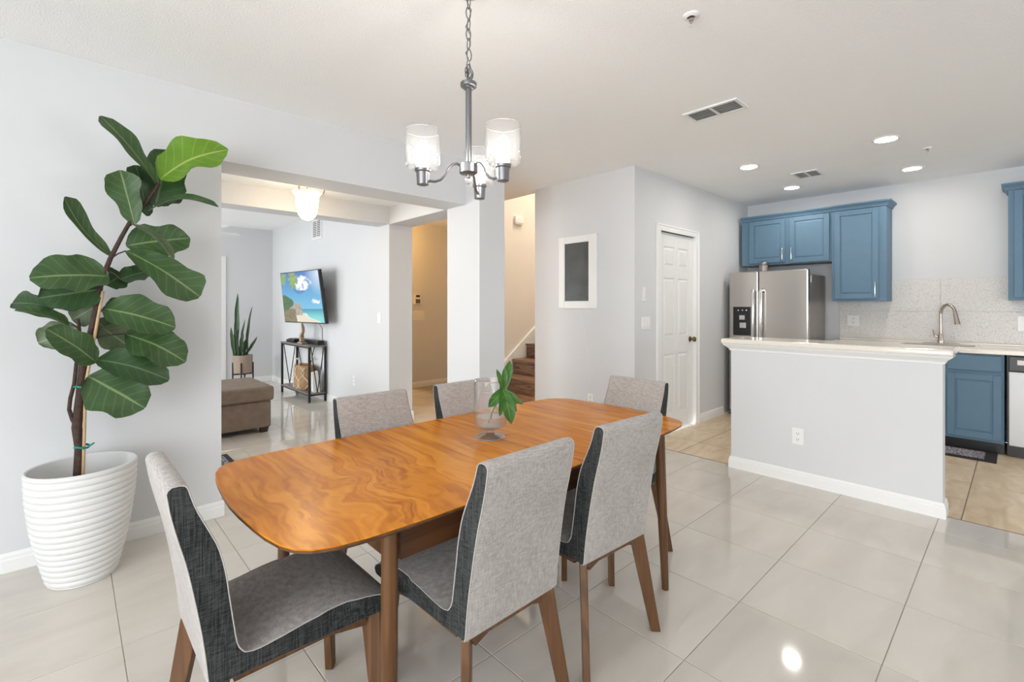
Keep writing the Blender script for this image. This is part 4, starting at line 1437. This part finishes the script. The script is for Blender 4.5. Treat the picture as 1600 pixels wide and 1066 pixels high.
dw = thing('dishwasher', 'stainless dishwasher with black control panel beside the blue base cabinet', 'dishwasher', (XB, -.22, 0))
part(dw, 'tub', MB().box(XB + .01, XK - .01, -.52, .080, .02, .868), M['black'])
part(dw, 'door_panel', MB().box(XB - .028, XB + .010, -.515, .072, .10, .735), M['steel_dw'], bevel=.006)
cp = part(dw, 'control_panel', MB().box(XB - .026, XB + .010, -.515, .072, .738, .866), M['black'], bevel=.006)
part(cp, 'display', MB().box(XB - .029, XB - .025, -.16, .02, .795, .835), M['steel_dk'])
part(dw, 'kick_plate', MB().box(XB + .02, XB + .05, -.515, .072, 0.0, .10), M['black'])

# sink and faucet
sk = thing('kitchen_sink', 'white drop-in sink set into the kitchen counter', 'sink', (6.18, .55, .914))
part(sk, 'sink_rim', MB().rings([[(5.95, .25, .915), (6.42, .25, .915), (6.42, .86, .915), (5.95, .86, .915)], [(5.955, .255, .922), (6.415, .255, .922), (6.415, .855, .922), (5.955, .855, .922)],
                                [(5.98, .28, .920), (6.33, .28, .920), (6.33, .83, .920), (5.98, .83, .920)], [(5.99, .29, .916), (6.32, .29, .916), (6.32, .82, .916), (5.99, .82, .916)]], cap=False), M['counter'])
part(sk, 'basin', MB().box(5.99, 6.32, .29, .82, .9148, .9158), M['steel_dk'])
fa = thing('kitchen_faucet', 'brushed nickel gooseneck faucet behind the sink', 'faucet', (6.375, .546, .922))
part(fa, 'deck_plate', MB().box(6.345, 6.405, .41, .68, .9225, .929), M['nickel_lt'], bevel=.002)
part(fa, 'base', MB().lathe([(.026, .927), (.026, .95), (.022, .96), (.022, 1.0), (.018, 1.01), (.016, 1.03)], (6.375, .546, 0), 20), M['nickel_lt'], smooth=True)
gp = [Vector((6.375, .546, 1.0)), Vector((6.375, .546, 1.10)), Vector((6.375, .546, 1.21))]
sd = Vector((-.62, -.78, 0)).normalized()
for k in range(1, 9):
    a = PI * k / 9.0
    gp.append(Vector((6.375, .546, 1.21)) + sd * (.072 * (1 - math.cos(a))) + UP * (.098 * math.sin(a)))
part(fa, 'spout', MB().tube(gp, .0135, 12), M['nickel_lt'], smooth=True)
e = gp[-1]
part(fa, 'spray_head', MB().tube([e, e + sd * .010 - UP * .05, e + sd * .018 - UP * .085, e + sd * .026 - UP * .125], [.014, .017, .019, .024], 14), M['nickel_lt'], smooth=True)
part(fa, 'lever', MB().tube([(6.375, .565, .985), (6.375, .59, .99), (6.36, .60, 1.055)], [.012, .010, .007], 10), M['nickel_lt'], smooth=True)

# embossed backsplash
bs = struct('backsplash', MB().box(XK - .006, XK - .0005, -1.2, 1.425, .936, 1.574), M['splash_back'], 'pale embossed tile backsplash behind the counter')
bs['kind'] = 'structure'
for y0, y1 in ((.557, 1.425), (-.311, .557), (-1.179, -.311)):
    for z0, z1 in ((.936, 1.240), (1.240, 1.574)):
        link('tile', make_mesh('tile', MB().box(XK - .0115, XK - .005, y0 + .0015, y1 - .0015, z0 + .0015, z1 - .0015), M['splash'], bevel=.0012), bs)

# ------------------------------------------------------------------ refrigerator
fg = thing('refrigerator', 'stainless side-by-side refrigerator under the blue cabinet', 'refrigerator', (5.78, 1.95, 0))
FX = 5.755
part(fg, 'case', MB().box(5.835, 6.44, 1.553, 2.372, .02, 1.645), M['steel_dk'], bevel=.012)
dl = part(fg, 'door_freezer', MB().box(FX, 5.828, 2.049, 2.372, .06, 1.692), M['steel'], bevel=.012)
dr_ = part(fg, 'door_fridge', MB().box(FX, 5.828, 1.545, 2.041, .06, 1.692), M['steel'], bevel=.012)
part(fg, 'base_grille', MB().box(5.80, 5.84, 1.56, 2.36, .0, .058), M['black'])
for d_, hy in ((dl, 2.085), (dr_, 2.006)):
    part(d_, 'handle', MB().tube([(FX - .003, hy, 1.475), (FX - .045, hy, 1.468), (FX - .055, hy, 1.44), (FX - .055, hy, .80), (FX - .045, hy, .772), (FX - .003, hy, .765)], [.018, .019, .020, .020, .019, .018], 10), M['steel_hi'], smooth=True)
ds = part(dl, 'dispenser', MB().box(FX - .006, FX + .01, 2.125, 2.325, .95, 1.285), M['black'], bevel=.006)
part(ds, 'dispenser_paddle', MB().box(FX - .014, FX - .005, 2.19, 2.25, 1.135, 1.185), M['steel_hi'])
part(ds, 'dispenser_tray', MB().box(FX - .016, FX - .005, 2.175, 2.245, 1.04, 1.10), M['steel_hi'])
for i in range(3):
    part(ds, 'dispenser_button', MB().box(FX - .009, FX - .005, 2.165 + i * .045, 2.18 + i * .045, 1.238, 1.252), M['steel_hi'])
part(fg, 'hinge_cover', MB().box(5.84, 5.90, 1.60, 1.66, 1.6455, 1.665), M['black'])
single('sticker', MB().box(5.865, 5.905, 1.5512, 1.5522, 1.55, 1.63), M['plate'], 'small white sticker on the side of the refrigerator', 'sticker', origin=(5.88, 1.5515, 1.59))
jar = thing('glass_canister', 'small grey glass canister standing on the refrigerator', 'canister', (6.02, 2.08, 1.645))
part(jar, 'jar_body', MB().lathe([(.046, 1.6455), (.050, 1.65), (.050, 1.77), (.044, 1.78)], (6.02, 2.08, 0), 24), M['steel_dk'], smooth=True)
part(jar, 'jar_lid', MB().lathe([(.051, 1.781), (.051, 1.80), (.042, 1.815), (.018, 1.825), (.002, 1.827)], (6.02, 2.08, 0), 24), M['nickel'], smooth=True)

mt = thing('kitchen_mat', 'dark bordered patterned mat before the blue base cabinet', 'mat', (5.75, .50, 0))
part(mt, 'mat_border', MB().box(5.56, 5.955, .137, .95, .0005, .008), M['rug_edge'], bevel=.002)
part(mt, 'mat_center', MB().box(5.625, 5.89, .21, .88, .0082, .0105), M['mat_print'])

# ------------------------------------------------------------------ hallway lamp
hx, hy = 1.495, 4.175
hl = thing('hall_ceiling_light', 'warm glowing bell glass light under the hallway ceiling', 'ceiling light', (hx, hy, 2.39))
part(hl, 'ceiling_plate', MB().lathe([(.06, 2.39), (.06, 2.375), (.045, 2.362), (.012, 2.355)], (hx, hy, 0), 24), M['copper'], smooth=True)
part(hl, 'center_stem', MB().tube([(hx, hy, 2.36), (hx, hy, 2.28)], .007, 8), M['copper'], smooth=True)
part(hl, 'glass_bell', MB().lathe([(.118, 2.268), (.112, 2.262), (.095, 2.245), (.090, 2.215), (.088, 2.17), (.082, 2.12), (.068, 2.075), (.045, 2.045), (.018, 2.033), (.002, 2.031)], (hx, hy, 0), 32), M['lamp_shade'], smooth=True)
for k in range(3):
    a = math.radians(25 + 120 * k)
    dv = RT * math.cos(a) + FW * math.sin(a)
    p0 = Vector((hx, hy, 0))
    part(hl, 'scroll_arm', MB().tube([p0 + dv * .035 + UP * 2.365, p0 + dv * .085 + UP * 2.368, p0 + dv * .125 + UP * 2.345, p0 + dv * .138 + UP * 2.305, p0 + dv * .128 + UP * 2.27, p0 + dv * .105 + UP * 2.25], .0055, 8), M['copper'], smooth=True)
# lamps hidden from view that light the side hall and the stairwell
for nm, lab, (x, y, z), colr, sr in (('hall_globe_light', 'amber globe light on the side hall ceiling', (3.25, 6.1, CEIL), (1.0, .54, .15), 58.0), ('stair_globe_light', 'globe light on the stairwell ceiling', (5.2, 3.6, 5.2), (1.0, .88, .72), 380.0)):
    t = thing(nm, lab, 'ceiling light', (x, y, z))
    part(t, 'ceiling_plate', MB().lathe([(.07, z), (.07, z - .02), (.03, z - .03)], (x, y, 0), 20), M['nickel'], smooth=True)
    r_ = .10
    part(t, 'globe', MB().lathe([(max(.004, r_ * math.sin(PI * q / 10)), z - .03 - r_ + r_ * math.cos(PI * q / 10)) for q in range(11)], (x, y, 0), 20), emis(nm, colr, sr), smooth=True)

# ------------------------------------------------------------------ living room
# television on a tilted wall bracket
TL, TR, BL, BR = Vector((2.25, 7.362, 1.771)), Vector((2.345, 6.17, 1.769)), Vector((2.33, 7.400, 1.0525)), Vector((2.427, 6.135, 1.059))
tv = thing('television', 'flat television showing a tropical beach, mounted on living room wall', 'television', (XC, 6.75, 1.06))
nrm = (TR - TL).cross(BL - TL).normalized()
if nrm.x > 0:
    nrm = -nrm
bk = -nrm * .045
part(tv, 'tv_case', MB().rings([[p + bk for p in (TL, TR, BR, BL)], [TL, TR, BR, BL]]), M['black'], bevel=.004)
def lerp(a, b, t):
    return a + (b - a) * t
NX, NY = 120, 70


def hsh(a, b):
    return math.sin(a * 12.9898 + b * 78.233) * 43758.5453 % 1.0


def vnoise(x, y):
    xi, yi = math.floor(x), math.floor(y)
    fx, fy = x - xi, y - yi
    fx, fy = fx * fx * (3 - 2 * fx), fy * fy * (3 - 2 * fy)
    return lerp(lerp(hsh(xi, yi), hsh(xi + 1, yi), fx), lerp(hsh(xi, yi + 1), hsh(xi + 1, yi + 1), fx), fy)


def fbm(x, y):
    return .5 * vnoise(x, y) + .3 * vnoise(2.1 * x + 7, 2.1 * y) + .2 * vnoise(4.3 * x, 4.3 * y + 3)


def scene_col(s, t):
    """beach picture on the screen: s 0..1 left to right, t 0..1 top to bottom"""
    sky = (0.05 + .24 * t * t, 0.17 + .48 * t, 0.52 + .34 * t)
    glow = max(0, 1 - math.hypot((s - 1.0) * 1.3, t - .05) / .45)
    cxy = [lerp(sky[i], (.80, .92, .98)[i], glow * .8) for i in range(3)]
    arc = abs(math.hypot((s - .48) * 1.5, (t - .20) * 1.3) - .27)
    if t > .28 and arc < .05 and s < .78:
        cxy = [lerp(cxy[i], (.035, .06, .26)[i], (1 - arc / .05) * .6) for i in range(3)]
    m = fbm(s * 9, t * 8)
    puff = max(0, 1 - math.hypot((s - .55) / .26, (t - .22) / .15)) + max(0, 1 - math.hypot((s - .86) / .10, (t - .58) / .07))
    if puff > 0 and m + puff * .35 > .60:
        cxy = [lerp(cxy[i], .95, min(1, (m + puff * .35 - .60) * 6)) for i in range(3)]
    hz = .735
    if t > hz:
        sea = (t - hz) / (1 - hz)
        cxy = [lerp((.02, .26, .44)[i], (.22, .70, .68)[i], min(1, sea * 1.5)) for i in range(3)]
        shore = .45 + .40 * (t - .80) / .20 + .04 * math.sin(t * 40)
        if t > .82 and s < shore:
            cxy = [.78, .72, .58]
        elif t > .82 and s < shore + .05:
            cxy = [.75, .86, .84]
    rock = .74 - .10 * math.exp(-((s - .36) / .10) ** 2) - .07 * fbm(s * 18, 2)
    if t > rock and t < .86 and .20 < s < .50:
        g = .22 + .35 * fbm(s * 30, t * 30)
        cxy = [g * 1.05, g * .92, g * .78]
    if t > .74 and s < .34 * (1 - (.98 - t) * .4) and s < .30 + .1 * fbm(t * 14, 5):
        g = fbm(s * 34, t * 34)
        cxy = [.05 + .34 * g, .05 + .24 * g, .03 + .13 * g]
    if s < .07 + .22 * math.sin(max(0, min(1, (t - .45) / .32)) * PI) and .45 < t < .77:
        g = fbm(s * 40, t * 40)
        cxy = [.01 + .07 * g, .05 + .17 * g, .01 + .05 * g]
    for fx, fy, fr in ((.06, .10, .17), (.33, .14, .22)):
        rr, aa = math.hypot((s - fx) * 1.6, t - fy), math.atan2(t - fy, (s - fx) * 1.6)
        if rr < fr * (.35 + .65 * abs(math.sin(aa * 4.5 + fx * 9))):
            g = fbm(s * 50, t * 50)
            cxy = [.10 + .30 * g, .22 + .34 * g, .04 + .08 * g]
    return [max(0, min(1, q)) for q in cxy]


sm = MB()
for j in range(NY + 1):
    for i in range(NX + 1):
        s_, t_ = .012 + .976 * i / NX, .016 + .962 * j / NY
        p = lerp(lerp(TL, TR, s_), lerp(BL, BR, s_), t_) + nrm * .0012
        sm.v.append(tuple(p))
for j in range(NY):
    for i in range(NX):
        q = j * (NX + 1) + i
        sm.f.append((q, q + 1, q + NX + 2, q + NX + 1))
so = part(tv, 'screen', sm, M['screen'])
ca = so.data.color_attributes.new('Col', 'FLOAT_COLOR', 'POINT')
for j in range(NY + 1):
    for i in range(NX + 1):
        ca.data[j * (NX + 1) + i].color = (*scene_col(i / NX, j / NY), 1)
mid = (TL + TR + BL + BR) / 4
part(tv, 'wall_bracket', MB().tube([mid + bk, Vector((XC - .02, mid.y, mid.z))], .02, 8).box(XC - .02, XC - .001, mid.y - .2, mid.y + .2, mid.z - .12, mid.z + .12), M['blackmetal'])
single('tv_cable', MB().tube([(XC - .07, 6.62, 1.08), (XC - .006, 6.64, .98), (XC - .006, 6.63, .80), (XC - .006, 6.63, .60), (XC - .006, 6.66, .40)], .004, 6), M['shelf'], 'grey cable running down the wall under the television', 'cable', smooth=True, origin=(XC - .02, 6.63, .40))

# console table: black steel frame with V braces, two boards
ct = thing('console_table', 'narrow black metal console table below the television', 'console table', (2.47, 7.02, 0))
CX0, CX1, CY0, CY1 = 2.345, 2.560, 6.475, 7.575
lw = .013
for x in (CX0, CX1):
    for y in (CY0, CY1):
        part(ct, 'leg', MB().box(x - lw, x + lw, y - lw, y + lw, 0, .742), M['blackmetal'])
part(ct, 'table_board', MB().box(CX0 - .02, CX1 + .008, CY0 - .02, CY1 + .02, .742, .762), M['shelf'], bevel=.003)
part(ct, 'shelf_board', MB().box(CX0 - lw, CX1 + lw, CY0 - lw, CY1 + lw, .105, .122), M['shelf'], bevel=.003)
for y in (CY0, CY1):
    part(ct, 'end_rail', MB().box(CX0, CX1, y - .010, y + .010, .086, .104), M['blackmetal'])
    part(ct, 'brace', MB().tube([(CX0 + .02, y, .742), ((CX0 + CX1) / 2, y, .122)], .0065, 6), M['blackmetal'])
    part(ct, 'brace', MB().tube([(CX1 - .02, y, .742), ((CX0 + CX1) / 2, y, .122)], .0065, 6), M['blackmetal'])
for y0, y1 in ((CY1, CY1 - .36), (CY1 - .72, CY1 - .36)):
    part(ct, 'brace', MB().tube([(CX1, y0, .742), (CX1, y1, .122)], .0065, 6), M['blackmetal'])
part(ct, 'front_rail', MB().box(CX0 - .008, CX0 + .008, CY0, CY1, .086, .104), M['blackmetal'])
part(ct, 'front_rail', MB().box(CX0 - .008, CX0 + .008, CY0, CY1, .722, .742), M['blackmetal'])
sb = thing('soundbar', 'long black soundbar lying on the console table', 'soundbar', (2.50, 6.85, .762))
part(sb, 'speaker_body', MB().box(2.465, 2.545, 6.49, 7.12, .7625, .822), M['black'], bevel=.008)
part(sb, 'end_cap', MB().box(2.462, 2.548, 6.485, 6.50, .7625, .823), M['blackmetal'])
bxm = thing('media_box', 'flat black media box at far end of the console table', 'media box', (2.45, 7.38, .762))
part(bxm, 'box_body', MB().box(2.38, 2.53, 7.18, 7.50, .7625, .800), M['black'], bevel=.004)
part(bxm, 'box_top', MB().box(2.40, 2.51, 7.22, 7.46, .8005, .812), M['blackmetal'])
cv = thing('driftwood_carving', 'slender pale driftwood carving standing on the console table', 'sculpture', (2.41, 6.92, .762))
part(cv, 'carving_base', MB().box(2.37, 2.45, 6.83, 7.01, .7625, .785), M['carving'], bevel=.006)
part(cv, 'carved_stem', MB().tube([(2.41, 6.93, .785), (2.41, 6.95, .86), (2.40, 6.91, .90), (2.40, 6.86, .93), (2.41, 6.90, .98), (2.41, 6.93, 1.045)], [.040, .032, .026, .022, .026, .012], 8), M['carving'], smooth=True)
bk_ = thing('woven_basket', 'round woven basket with rope pattern on the console shelf', 'basket', (2.455, 6.93, .122))
part(bk_, 'basket_body', MB().lathe([(.100, .1225), (.112, .14), (.117, .22), (.115, .32), (.110, .46), (.106, .465), (.102, .44), (.102, .20), (.08, .14)], (2.437, 6.93, 0), 28, sy=2.0), M['basket'], smooth=True)
for k in range(6):
    a0 = PI + (k - 2.5) * .42
    pts = []
    for q in range(9):
        tt = q / 8
        zz = .15 + .29 * tt
        aa = a0 + (.21 if k % 2 else -.21) * math.sin(tt * PI * 2) * 1.6
        pts.append((2.437 + .119 * math.cos(aa), 6.93 + .119 * 2.0 * math.sin(aa), zz))
    part(bk_, 'rope_trim', MB().tube(pts, .006, 6), M['rope'], smooth=True)
for s in (-1, 1):
    part(bk_, 'handle', MB().tube([(2.437 - .09 + .18 * (s > 0), 6.93 + .07 * math.cos(PI * q / 8), .46 + .10 * math.sin(PI * q / 8)) for q in range(9)], .007, 6), M['rope'], smooth=True)
single('paper_bag', MB().rings([[(2.42, 6.52, .1225), (2.50, 6.50, .1225), (2.52, 6.66, .1225), (2.44, 6.67, .1225)], [(2.42, 6.57, .38), (2.49, 6.56, .40), (2.51, 6.66, .40), (2.44, 6.67, .38)]]), M['plate'], 'white folded bag standing beside the woven basket', 'bag', origin=(2.46, 6.6, .1225))

# ottoman
ot = thing('ottoman', 'square brown microfibre ottoman at the edge of the living room', 'ottoman', (1.0, 5.65, 0))
part(ot, 'ottoman_base', MB().box(.42, 1.525, 5.27, 6.05, .055, .325), M['ottoman'], bevel=.02, bseg=3)
part(ot, 'cushion', MB().box(.40, 1.550, 5.245, 6.08, .327, .475), M['ottoman'], bevel=.035, bseg=4)
for x in (.47, 1.47):
    for y in (5.33, 5.99):
        part(ot, 'foot', MB().rings([[(x - .03, y - .03, 0), (x + .03, y - .03, 0), (x + .03, y + .03, 0), (x - .03, y + .03, 0)], [(x - .04, y - .04, .055), (x + .04, y - .04, .055), (x + .04, y + .04, .055), (x - .04, y + .04, .055)]]), M['darkwood'])

# entry rug
rg = thing('entry_rug', 'dark patterned rug corner showing between wall end and table', 'rug', (.6, 4.4, 0))
part(rg, 'rug_border', MB().box(.10, 1.008, 4.05, 4.725, .0005, .007), M['rug_edge'], bevel=.002)
part(rg, 'rug_center', MB().box(.14, .968, 4.09, 4.685, .0072, .009), M['rug'])

# snake plant in a planter on legs
sx_, sy_ = 2.02, 8.42
sp = thing('snake_plant', 'snake plant in a tan planter on dark legs by the far wall', 'plant', (sx_, sy_, 0))
part(sp, 'planter', MB().lathe([(.125, .235), (.130, .24), (.137, .50), (.139, .515), (.130, .515), (.127, .47)], (sx_, sy_, 0), 28, cap=False), M['clay'], smooth=True)
part(sp, 'planter_floor', MB().lathe([(.001, .236), (.127, .236)], (sx_, sy_, 0), 28, cap=False), M['clay'])
part(sp, 'soil', MB().lathe([(.001, .48), (.128, .475)], (sx_, sy_, 0), 24, cap=False), M['soil'])
for k in range(4):
    a = math.radians(20 + 90 * k)
    q = Vector((sx_, sy_, 0)) + (RT * math.cos(a) + FW * math.sin(a)) * .142
    part(sp, 'leg', MB().box(q.x - .009, q.x + .009, q.y - .009, q.y + .009, 0, .40), M['darkwood'])
part(sp, 'cross_bar', MB().box(sx_ - .13, sx_ + .13, sy_ - .012, sy_ + .012, .205, .225).box(sx_ - .012, sx_ + .012, sy_ - .13, sy_ + .13, .2051, .2249), M['darkwood'])
sword = tab([(0, .55), (.2, .8), (.45, 1.0), (.7, .85), (.88, .5), (.97, .2), (1, .02)])
def sp_px(u, v, d=0.0):
    return px(u, v, sy_ + d)
for (b0, t0, w, d0, tw) in (((370, 553), (371.5, 458), .075, 0, .3), ((387, 552), (394.5, 479), .070, .04, -.5), ((366, 553), (361, 511), .055, -.05, .4), ((374, 553), (366.5, 503), .055, .05, .2),
                            ((378, 553), (383, 498), .050, .03, -.3), ((384, 553), (402, 526), .045, -.03, .5), ((376, 554), (380, 520), .070, -.07, .1), ((372, 554), (368, 514), .075, -.06, -.2), ((381, 554), (384, 530), .06, -.05, .3)):
    leaf_part(sp, 'leaf', blade(MB(), sp_px(*b0, d0 * .6) - UP * .02, sp_px(*t0, d0), w, -FW + RT * tw, sword, .03, 12, 2, .4, .05, b0[0]), M['snake'])

# ceiling fan in the living room (one blade shows past the wall)
fnx, fny = 1.10, 7.36
fn = thing('ceiling_fan', 'white ceiling fan with one blade showing past the wall', 'ceiling fan', (fnx, fny, 2.25))
part(fn, 'motor', MB().lathe([(.02, 2.18), (.08, 2.19), (.10, 2.22), (.10, 2.30), (.06, 2.34), (.015, 2.35)], (fnx, fny, 0), 24), M['trim'], smooth=True)
part(fn, 'downrod', MB().tube([(fnx, fny, 2.34), (fnx, fny, 2.60)], .012, 10), M['trim'], smooth=True)
for k in range(5):
    a = math.radians(13 + 72 * k)
    dv, pv = Vector((math.cos(a), math.sin(a), 0)), Vector((-math.sin(a), math.cos(a), 0))
    p0 = Vector((fnx, fny, 2.285))
    r = [[p0 + dv * q + pv * w_ + UP * (w_ * .38 + h_) for w_, h_ in ((-hw, 0), (hw, 0), (hw, .012), (-hw, .012))] for q, hw in ((.09, .03), (.16, .045), (.25, .062), (.60, .07), (.66, .062), (.69, .035))]
    part(fn, 'blade', MB().rings(r), M['trim'], bevel=.002)
